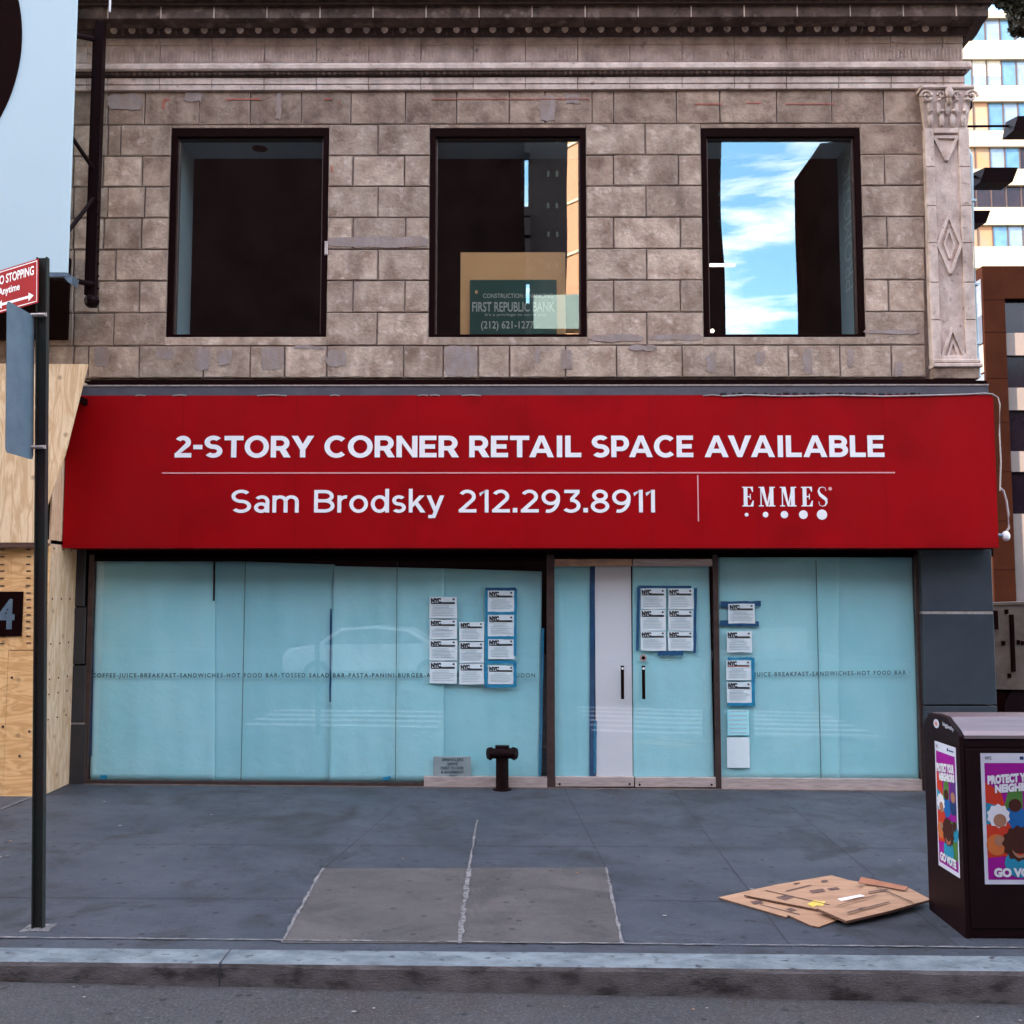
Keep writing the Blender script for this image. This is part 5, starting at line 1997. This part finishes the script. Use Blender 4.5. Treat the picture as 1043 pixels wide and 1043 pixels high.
def poster(fn, wdt, hgt, parent, name='poster'):
    """fn(u,v,o): u 0..1 left-right, v 0..1 bottom-top, o: lift off the surface"""
    mb = MB()

    def pg(pts, c, o): mb.poly([fn(u, v, o) for u, v in pts], COLS[c])

    def circ(cx, cy, r, c, o, n=18, sx=1.0, sy=1.0, rag=0):
        asp = wdt / hgt
        pts = []
        for k in range(n):
            a = 2 * math.pi * k / n
            q = r * (1 + (rag if k % 2 else -rag))
            pts.append((cx + q * sx * math.cos(a), cy + q * sy * math.sin(a) * asp))
        pg(pts, c, o)
    pg([(0, 0), (1, 0), (1, 1), (0, 1)], 'border', .001)
    fr_ = .055
    pg([(fr_, .035), (1 - fr_, .035), (1 - fr_, .925), (fr_, .925)], 'magenta', .002)
    pg([(fr_, .30), (.42, .42), (.30, .70), (fr_, .78)], 'red', .0025)
    pg([(.28, .50), (.62, .46), (.62, .74), (.40, .70)], 'green', .0027)
    pg([(fr_, .45), (.35, .50), (.22, .60), (fr_, .62)], 'cyan', .0029)
    pg([(.62, .50), (1 - fr_, .46), (1 - fr_, .74), (.7, .72)], 'purple', .0027)
    pg([(fr_, .20), (.46, .22), (.40, .42), (fr_, .44)], 'red', .0031)
    pg([(.50, .12), (1 - fr_, .12), (1 - fr_, .42), (.6, .40)], 'green', .0031)
    circ(.50, .50, .20, 'blue', .0035, sy=.9)
    circ(.50, .60, .10, 'brown', .0040)
    circ(.24, .52, .17, 'white', .0045, n=20, rag=.08)
    circ(.26, .485, .10, 'skin', .0050)
    circ(.30, .42, .13, 'red', .0042)
    circ(.20, .30, .16, 'orange', .0046)
    circ(.24, .33, .08, 'skin', .0052)
    circ(.80, .52, .14, 'navy', .0042)
    circ(.82, .60, .10, 'skin', .0050)
    circ(.84, .33, .17, 'cyan', .0046)
    circ(.85, .38, .09, 'brown', .0052)
    circ(.55, .16, .24, 'cyan', .0050, sy=.9)
    circ(.55, .31, .26, 'brown', .0056, n=26, rag=.07)
    circ(.55, .27, .12, 'skin', .0062, sy=1.15)
    circ(.55, .285, .125, 'brown', .0064, sy=.9)
    pg([(.50, .235), (.60, .235), (.58, .222), (.52, .222)], 'red', .0068)
    put_text(mb, "PROTECT YOUR", .09, .91, .755, .825, 0, COLS['white'], .07, 1.05, lambda u, v: fn(u, v + .04 * u, .0060))
    put_text(mb, "NEIGHBORS", .20, .92, .685, .750, 0, COLS['white'], .07, 1.05, lambda u, v: fn(u, v + .04 * u, .0060))
    put_text(mb, "GO VOTE", .14, .88, .055, .125, 0, COLS['white'], .06, 1, lambda u, v: fn(u, v, .0070))
    put_text(mb, "NYC", .07, .17, .950, .975, 0, M['ink'], .02, 1, lambda u, v: fn(u, v, .0030))
    pg([(.60, .95), (.66, .95), (.66, .975), (.60, .975)], 'navy', .003)
    pg([(.69, .955), (.90, .955), (.90, .965), (.69, .965)], 'navy', .003)
    return mb.build(name, parent)


z1 = at(1002, 767, YF_)[1]
z0 = at(1002, 900.5, YF_)[1]
x0 = at(1000.5, 834, YF_)[0]
x1 = BXL + BW - (x0 - BXL)
fp = poster(lambda u, v, o: (x0 + u * (x1 - x0), YF_ - .004 - o, z0 + v * (z1 - z0)), x1 - x0, z1 - z0, bn)
fp['label'] = 'front voting poster'
# side poster (faces -x)


def yat(px, py):
    d = ray(px, py)
    t = (BXL - CAM.x) / d.x
    return (CAM + d * t)


p_tl, p_tr, p_br, p_bl = yat(954.8, 755), yat(977, 763), yat(975, 893), yat(953.7, 879)
yb1, yf1 = (p_tl.y + p_bl.y) / 2, (p_tr.y + p_br.y) / 2
zt1, zb1 = (p_tl.z + p_tr.z) / 2, (p_bl.z + p_br.z) / 2
sp_ = poster(lambda u, v, o: (BXL - .001 - o, yb1 + u * (yf1 - yb1), zb1 + v * (zt1 - zb1)), abs(yf1 - yb1), zt1 - zb1, bn)
sp_['label'] = 'side voting poster'
mb = MB()
q = yat(954, 737)
pts = [(BXL - .003, q.y + .045 * math.cos(2 * math.pi * k / 20), q.z + .03 * math.sin(2 * math.pi * k / 20)) for k in range(20)]
mb.prism(pts, (.002, 0, 0), COLS['border'])
pts = [(BXL - .005, q.y + .02 * math.cos(2 * math.pi * k / 10), q.z + .014 * math.sin(2 * math.pi * k / 10)) for k in range(10)]
mb.prism(pts, (.002, 0, 0), M['redmark'])
mb.build('sticker', bn)
mb = MB()
q = yat(966, 739)
put_text(mb, "bigbelly", 0, 1, 0, 1, 0, COLS['border'], .01, 1, lambda u, v: (BXL - .002, q.y + .09 - .18 * u, q.z - .018 - .02 * u + .035 * v))
mb.build('maker_name', bn)

# ------------------------------------------------------------------ cardboard


def cardboard(name, pts, hts, th, label, m=None, marks=()):
    root = thing(name, label, 'cardboard', tuple(ground(*pts[0])), 'flattened cardboard on the pavement')
    mb = MB()
    P3 = []
    for (x, y), h in zip(pts, hts):
        P3.append(ground(x, y, h))
    mb.prism(P3, (0, 0, -th), m or M['card'], M['card_edge'])
    mb.build('board', root)
    if marks:
        mb = MB()
        for k, (poly, mm) in enumerate(marks):
            mb.poly([ground(x, y, max(hts) + .002 + .0005 * k) for x, y in poly], mm)
        mb.build('print', root)
    return root


M['ink_card'] = mat('cardboard_print', (.08, .045, .04), (.16, .085, .065), 12, .8)
cardboard('flattened_box', [(731.5, 914), (790, 901), (847, 891.5), (885, 902), (905, 922), (853, 937), (834, 944), (826, 942.5), (803, 932), (801, 934)],
          [.012] * 10, .010, 'lowest flattened box, its pale corner sticking out to the left', marks=[([(764, 918), (775, 917), (778, 920), (768, 921.5)], M['ink_card']), ([(775, 921), (815, 931), (814, 931.8), (774, 921.6)], M['ink_card']),
                 ([(800, 926), (806, 924.6), (812, 927), (806, 928.4)], M['ink_card'])])
cardboard('flattened_box', [(758, 911.5), (800, 901.5), (848, 893), (884, 900), (915, 915), (866, 929), (832, 926)], [.030] * 7, .010,
          'middle flattened box with printed marks and a yellow sticker',
          marks=[([(790, 914), (800, 911.5), (810, 913.5), (800, 917)], M['ink_card']), ([(824, 907), (838, 905), (841, 908), (828, 910)], M['ink_card']),
                 ([(842, 905), (852, 903.5), (856, 905.5), (846, 907)], M['ink_card']), ([(822, 921), (830, 916.5), (834, 918), (841, 918), (838, 923), (832, 922), (828, 924)], M['yellow']),
                 ([(780, 906.5), (864, 925.5), (863.5, 926), (779, 906.9)], M['card_edge']), ([(808, 899.8), (814, 898.8), (815, 899.6), (809, 900.8)], M['card_edge']),
                 ([(800, 907), (826, 901), (826.5, 901.6), (801, 907.8)], M['ink_card']), ([(836, 897), (842, 896), (844, 897.6), (838, 898.6)], M['ink_card'])])
cardboard('flattened_box', [(832, 925), (868, 916), (882, 900), (900, 899), (926, 904.5), (948, 916), (905, 928), (862, 938)], [.055, .05, .05, .055, .06, .055, .05, .045], .016,
          'topmost flattened box beside the bin with a white label',
          marks=[([(853, 915.5), (876, 911), (881, 912.5), (857, 917.5)], M['white']), ([(862, 929), (905, 918), (907, 918.6), (864, 930)], M['ink_card']),
                 ([(874, 925), (882, 923.5), (883, 925), (876, 926.6)], M['ink_card']),
                 ([(852, 922), (893, 911), (893.6, 911.5), (852.8, 922.6)], M['card_edge']), ([(893, 903), (930, 918.5), (929, 919), (892, 903.4)], M['card_edge']),
                 ([(884, 908), (904, 905), (905, 906), (885, 909)], M['ink_card'])])
cardboard('cardboard_flap', [(874, 899), (877, 893), (900, 898), (925, 903), (922, 907), (900, 903)], [.065, .085, .08, .07, .066, .064], .004,
          'reddish lifted flap at the back edge of the flattened boxes', M['card_red'])

# ------------------------------------------------------------------ tall pale tower beyond
YT_ = 68.0
tw = thing('banded_tower', 'tall office tower with cream bands and reflective windows behind the corner', 'building', (36, YT_, 0))
mb = MB()
tx0, tx1 = 20.0, 70.0
bands = [(11, 18), (41, 60), (87, 103), (133, 149), (172, 188.5), (211, 229), (251, 273), (295, 318), (340, 362), (385, 405), (430, 450), (475, 495)]
zz = lambda y: at(1015, y, YT_)[1]
for (a, b) in bands:
    mb.box(tx0, tx1, YT_, YT_ + 1, zz(b), zz(a), M['cream'])
mb.box(tx0, tx1, YT_ + 1.02, YT_ + 25, -2, zz(12), M['cream'])
mb.box(tx0, tx1, YT_ + .0, YT_ + 1, -2, zz(520), M['cream'])
mb.ball((at(1016, 12, YT_)[0], YT_ + 3, zz(17)), 1.0, M['cream'], 16, 8, (1.4, 1, .9))
mb.build('wall', tw)
rows = [(18, 41), (60, 87), (103, 133), (149, 172), (188.5, 211), (229, 251)]
kinds = [['pane_pale', 'pane_sky_refl', 'pane_pale', 'pane_sky_refl', 'pane_pale'],
         ['pane_sky_refl', 'pane_blind', 'pane_blind', 'pane_sky_refl', 'pane_pale'],
         ['pane_mixed_refl', 'pane_mixed_refl', 'pane_sky_refl', 'pane_pale', 'pane_sky_refl'],
         ['pane_orange_refl', 'pane_orange_refl', 'pane_pale', 'pane_sky_refl', 'win_dark'],
         ['win_dark', 'win_dark', 'win_dark', 'win_dark', 'win_dark'],
         ['pane_orange_refl', 'pane_orange_refl', 'pane_sky_refl', 'pane_pale', 'pane_sky_refl']]
for r_, (a, b) in enumerate(rows):
    for k in range(9):
        xa1 = at(981 + k * 15.3, 200, YT_)[0]
        xb1 = at(981 + (k + 1) * 15.3, 200, YT_)[0]
        mb = MB()
        kk = kinds[r_][k % 5]
        z0_, z1_ = zz(b), zz(a)
        zm_ = z0_ + (z1_ - z0_) * (.42 if kk == 'pane_blind' else .0)
        mb.box(xa1 + .05, xb1 - .05, YT_ + .3, YT_ + .4, zm_, z1_, M[kk])
        if kk == 'pane_blind': mb.box(xa1 + .05, xb1 - .05, YT_ + .3, YT_ + .4, z0_, zm_ - .02, M['pane_pale'])
        mb.box(xb1 - .06, xb1 + .04, YT_ + .25, YT_ + .5, z0_, z1_, M['frame_brown'])
        mb.build('window', tw)

# red granite building
YG = 19.0
gb = thing('granite_building', 'reddish brown granite office block with pale spandrels beyond the corner', 'building', (16, YG, 0))
mb = MB()
gx0 = at(1007, 450, YG)[0]
gx1 = at(1029, 450, YG)[0]
zg_ = lambda y: at(1020, y, YG)[1]
mb.box(gx0, gx1, YG, YG + .6, -1, zg_(271), M['granite'])
mb.box(gx1, gx0 + 26, YG + .0, YG + .6, zg_(304), zg_(271), M['granite'])
mb.box(gx0, gx0 + 26, YG + .61, YG + 14, -1, zg_(272), M['granite'])
for k in range(1, 6): mb.box(gx1 + 4.2 * k, gx1 + 4.2 * k + .6, YG - .05, YG + .6, -1, zg_(304), M['granite'])
for y in (305, 338, 385, 430, 480, 530, 580): mb.box(gx0 - .005, gx1 + .005, YG - .004, YG, zg_(y) - .02, zg_(y), M['maroon_dark'])
mb.build('wall', gb)
for (a, b) in ((338, 361), (394, 417), (459, 480), (523, 614)):
    mb = MB()
    mb.box(gx1 + .01, gx0 + 26, YG + .12, YG + .5, zg_(b), zg_(a), M['beige'])
    mb.build('spandrel', gb)
for (a, b) in ((304, 338), (361, 394), (417, 459), (480, 523)):
    mb = MB()
    mb.box(gx1 + .01, gx0 + 26, YG + .25, YG + .4, zg_(b) + .01, zg_(a) - .01, M['win_dark'])
    mb.build('window', gb)
mb = MB()
for k, (a, b, m_) in enumerate(((283, 320, 'flashing'), (320, 348, 'win_dark'), (350, 378, 'beige'), (380, 420, 'flashing'))):
    mb.box(gx0 - .02, gx0 - .005, YG + .1, YG + 6, zg_(b), zg_(a), M[m_])
mb.build('side_glazing', gb)

# floodlights on arms
def flood(xl, xr, yt, yb, Y, label, wall=True):
    a, b, c, t = rect(xl, yt, xr, yb, Y)
    root = thing('floodlight', label, 'floodlight', (b, Y, c), 'floodlights on arms at the building corner')
    h = t - c
    mb = MB()
    q = (b - a)
    mb.hexa([(a, Y - .12, c), (b - q * .12, Y - .12, c), (b - q * .12, Y + .2, c + .02), (a, Y + .2, c + .02),
             (a + q * .10, Y - .16, t - h * .32), (b, Y - .16, t - h * .32), (b - q * .3, Y + .2, t), (a + q * .12, Y + .2, t)], M['black'])
    mb.poly([(a + q * .10, Y - .165, t - h * .31), (b, Y - .165, t - h * .31), (b - q * .30, Y + .2, t + .006), (a + q * .12, Y + .2, t + .006)], M['galv'])
    mb.build('housing', root)
    mb = MB()
    zz_ = t - h * .36
    mb.tube([(BX1 - .05, Y + .1, zz_ - .01), (a + q * .2, Y + .1, zz_)], .016, M['frame'], 8)
    mb.build('arm', root)


flood(994, 1031, 170, 189, 1.4, 'dark hooded floodlight, the widest, between cream bands of the tower')
flood(1027.5, 1062, 118, 137, 1.7, 'dark hooded floodlight highest up at the right edge')
flood(976, 1003.5, 214, 230, 2.2, 'dark hooded floodlight lowest, peeking from behind the stone corner')
mb = MB()
a, b, c, t = rect(983, 96, 990, 112, .3)
mb.box(a - .1, b - .02, .25, .35, c, t, M['black'])
mb.ball((b - .02, .3, t - .03), .04, M['black'], 8, 6)
tag(mb.build('wall_bracket'), 'small black bracket on the stone corner beside the column capital', 'bracket')

# skip container beyond the corner
YC = 4.5
ck = thing('beige_container', 'weathered beige slotted container standing past the slate pier', 'container', (8.5, YC, gz(8, YC)))
mb = MB()
cxa = at(1011, 660, YC)[0]
zt2, zb2 = at(1020, 616, YC)[1], at(1020, 702, YC)[1]
mb.hexa([(cxa, YC, zb2), (cxa + 3.5, YC - .3, zb2 - .03), (cxa + 3.5, YC + 2, zb2), (cxa, YC + 2, zb2),
         (cxa - .04, YC, zt2), (cxa + 3.5, YC - .3, zt2 + .12), (cxa + 3.5, YC + 2, zt2 + .12), (cxa - .04, YC + 2, zt2)], M['skip'])
mb.hexa([(cxa - .06, YC - .03, zt2 - .01), (cxa + 3.5, YC - .34, zt2 + .10), (cxa + 3.5, YC, zt2 + .10), (cxa, YC + .05, zt2 - .01),
         (cxa - .06, YC - .03, zt2 + .03), (cxa + 3.5, YC - .34, zt2 + .15), (cxa + 3.5, YC, zt2 + .15), (cxa, YC + .05, zt2 + .03)], M['skip'])
mb.build('body', ck)
mb = MB()


def slot(px0, py0, px1, py1):
    a, b, c, t = rect(px0, py0, px1, py1, YC - .03)
    mb.bev(a, b, YC - .06, YC + .03, c, t, .006, M['maroon_dark'])


slot(1029, 626, 1033, 684)
for (x, y) in ((1025, 623), (1022, 655), (1037, 654), (1028, 688), (1041, 655)): slot(x - 1.5, y - 2.2, x + 1.5, y + 2.2)
slot(1012, 622, 1016, 641)
mb.build('slot', ck)
mb = MB()
mb.box(cxa + .05, cxa + 3.4, YC + .05, YC + 1.9, gz(9, YC) + .25, zb2 - .04, M['maroon_dark'])
for xx in (.5, 2.6):
    mb.tube([(cxa + xx, YC + .02, gz(9, YC) + .35), (cxa + xx, YC + .3, gz(9, YC) + .35)], .35, M['black'], 24)
mb.build('undercarriage', ck)

# ------------------------------------------------------------------ street tree at the right
tx, ty = 9.9, 2.4
zg0 = gz(9, ty)
tr = thing('street_tree', 'dark leafed street tree whose crown enters the top right corner', 'tree', (tx, ty, zg0))
mb = MB()
mb.tube([(tx, ty, zg0 - .1), (tx + .02, ty, zg0 + .3), (tx - .05, ty + .05, zg0 + 4.2), (tx + .03, ty, zg0 + 7.5), (tx, ty, zg0 + 11.5)], .15, M['iron'], 12,
        radii=[.26, .2, .16, .13, .05])
for k in range(11):
    a = k * 2.4
    h = 6.6 + k * .42
    r = 1.9 - k * .08
    mb.tube([(tx, ty, zg0 + h), (tx + .5 * r * math.cos(a), ty + .5 * r * math.sin(a), zg0 + h + .5), (tx + r * math.cos(a), ty + r * math.sin(a), zg0 + h + 1.1)], .03,
            M['iron'], 6, radii=[.07, .045, .015])
mb.build('trunk', tr)
M['leaf'] = mat('dark_leaf', (.020, .028, .014), (.035, .026, .014), 3, .6, island=.4)
mb = MB()
rng = random.Random(3)
clumps = []
for k in range(110):
    a, e = rng.uniform(0, 6.283), math.asin(rng.uniform(-1, 1))
    r = rng.uniform(.35, 1.0)
    clumps.append((tx + 2.0 * r * math.cos(a) * math.cos(e), ty + 1.9 * r * math.sin(a) * math.cos(e), zg0 + 10.6 + 1.9 * r * math.sin(e)))
for (x, y) in ((1026, -4), (1036, -2), (1044, 2), (1038, 6), (1041, 16), (1047, 10), (1041, 24), (1049, 24), (1018, -9), (1030, -10), (1050, -6), (1052, 16)):
    d = ray(x, y)
    t = (ty - .2 - CAM.y) / d.y
    p = CAM + d * t
    clumps.append((p.x, p.y, p.z))
for ci, (cx_, cy_, cz_) in enumerate(clumps):
    near = ci >= 110
    rr_ = .17 if near else .52
    for _ in range(620 if near else 150):
        v = Vector((rng.gauss(0, 1), rng.gauss(0, 1), rng.gauss(0, 1))).normalized() * rr_ * rng.random() ** .4
        c = Vector((cx_, cy_, cz_)) + v
        s = rng.uniform(.045, .08) * (.9 if near else 1.4)
        a = Vector((rng.gauss(0, 1), rng.gauss(0, 1), rng.gauss(0, 1))).normalized()
        b = a.cross(Vector((rng.gauss(0, 1), rng.gauss(0, 1), rng.gauss(0, 1)))).normalized()
        mb.poly([c - a * s, c + b * s * .5, c + a * s, c - b * s * .5], M['leaf'])
mb.build('crown', tr)

# ------------------------------------------------------------------ opposite side of the avenue (mirrored in the glass)
YO = -30.0
D = 11.78 + 30.08


def mx_(px, py=240):
    d = ray(px, py)
    return d.x / d.y * D


def mz_(py):
    d = ray(527, py)
    return CAM.z + d.z / d.y * D


M['opp_brown'] = mat('opposite_brown_brick', (.055, .028, .026), (.035, .018, .018), 2, .8)
M['opp_orange'] = mat('opposite_orange_stone', (.93, .43, .25), (.88, .39, .22), 1, .8)
M['opp_cream'] = mat('opposite_cream_panel', (.95, .88, .70), (.92, .84, .66), 1, .8)
M['opp_dark'] = mat('opposite_dark_stone', (.016, .007, .007), (.028, .012, .011), .5, .9, spec=0)


def opp(name, label, x0, x1, y0, y1, z1, m, win=None, ww=1.2, wh=1.8, px=2.6, pz=3.4):
    root = thing(name, label, 'building', ((x0 + x1) / 2, (y0 + y1) / 2, 0))
    mb = MB()
    mb.box(x0, x1, y0, y1, -.5, z1, m)
    mb.box(x0, x1, y0, y1 - .3, z1, z1 + .2, m)
    mb.build('wall', root)
    if win:
        mb = MB()
        z = 5.0
        while z + wh < z1 - .5:
            x = x0 + .7
            while x + ww < x1 - .3:
                mb.box(x, x + ww, y1 + .003, y1 + .03, z, z + wh, win)
                x += px
            z += pz
        if mb.v:
            o = mb.build('windows', root)
            o['kind'] = 'stuff'
    return root


opp('avenue_block', 'very dark stone block across the avenue, mirrored in the left upper window', -60, mx_(536), YO - 2.5, YO, 23, M['opp_dark'])
opp('unseen_shade_block', 'added unseen tall block far left across the avenue, keeping the sun off the shopfront', -120, -60.2, YO - 20, YO + .5, 50, M['opp_dark'])  # out of view, added to block the low sun from the facade
opp('orange_screen_block', 'added low dark block across the avenue, hiding the orange block from the shop glass', mx_(536) + .02, mx_(736), YO - 1, YO + .9, 11.2, M['opp_dark'])  # added to keep the orange reflection out of the shop glass
opp('brick_block', 'brown brick block across the avenue, mirrored in the middle upper window', mx_(540.5), mx_(577), YO - 2.5, YO, 34, M['opp_brown'], M['beige'], .09, .22, .33, 1.3)
ob = thing('orange_block', 'orange stone block set at an angle across the avenue, catching the sun', 'building', (4, YO - 5, 0))
mb = MB()
mb.prism([(1.2, YO - 7.4, -.5), (6.2, YO - .7, -.5), (7.4, YO - 1.8, -.5), (2.4, YO - 8.5, -.5)], (0, 0, 34.5), M['opp_orange'])
for k in range(9):
    z = 10 + k * 2.6
    mb.prism([(1.15, YO - 7.36, z), (6.15, YO - .66, z), (6.22, YO - .72, z), (1.22, YO - 7.42, z)], (0, 0, .12), M['opp_cream'])
mb.build('wall', ob)
opp('slim_dark_block', 'slim dark block across the avenue at the edge of the mirrored sky', mx_(668), mx_(736), YO - 2.5, YO, 34, M['opp_dark'])
opp('distant_lowrise', 'low brown block down the street, mirrored under the sky gap', 0, 30, -85, -72, 15, M['opp_brown'])
opp('corner_block', 'dark corner block across the avenue, mirrored right of the sky', mx_(841), 60, YO - 4.4, YO, mz_(142) - .2, M['opp_dark'])
mb = MB()
mb.box(mx_(544), mx_(600), YO + .05, YO + .8, mz_(341), mz_(305), M['opp_cream'])
tag(mb.build('cream_canopy_box'), 'cream box front across the avenue, mirrored low in the middle window', 'canopy')


fe = thing('sky_gap_boxes', 'added dark boxes breaking up the sky gap between the two blocks across the avenue', 'gap boxes', (mx_(538), YO + .3, 0))
rg2 = random.Random(5)
for k in range(15):
    z = 11.4 + k * .85
    if k in (3, 8, 9, 12): continue
    mb = MB()
    mb.box(mx_(535.5), mx_(540.5) + .02, YO + .1, YO + .8, z, z + rg2.uniform(.4, .8), M['opp_brown'])  # box added to interrupt the mirrored strip of sky
    mb.build('gap_box', fe)


# parked car behind the camera, seen only as a faint reflection
def car(cx, cy, label):
    zr = rdz(cx, cy)
    root = thing('parked_car', label, 'car', (cx, cy, zr))
    L2 = 2.25
    body = [(-2.25, .35), (-2.28, .75), (-2.1, .95), (-1.45, 1.02), (-.85, 1.42), (.0, 1.50), (.9, 1.42), (1.5, 1.05), (2.15, .92), (2.28, .6), (2.22, .35)]
    M['car_paint'] = mat('white_car_paint', (.75, .76, .78), (.70, .71, .73), 1, .25, coat=.5)
    mb = MB()
    mb.prism([(cx + x, cy - .85, zr + z) for x, z in body], (0, 1.7, 0), M['car_paint'])
    mb.build('body', root, bevel=.06)
    gl = [(-1.25, 1.03), (-.78, 1.36), (.0, 1.43), (.85, 1.36), (1.3, 1.06)]
    for s in (cy - .853, cy + .850):
        mb = MB()
        mb.prism([(cx + x, s, zr + z) for x, z in gl], (0, .006, 0), M['win_dark'])
        mb.build('side_window', root)
    for wx in (-1.4, 1.4):
        for s in (-.80, .68):
            mb = MB()
            mb.tube([(cx + wx, cy + s - .06, zr + .33), (cx + wx, cy + s + .18, zr + .33)], .33, M['black'], 24)
            wh = mb.build('wheel', root)
            mb = MB()
            mb.tube([(cx + wx, cy + s - .07, zr + .33), (cx + wx, cy + s + .19, zr + .33)], .2, M['steel'], 16)
            mb.build('rim', wh)
    return root


car(-3.6, -15.6, 'white parked car on the avenue behind the viewpoint')
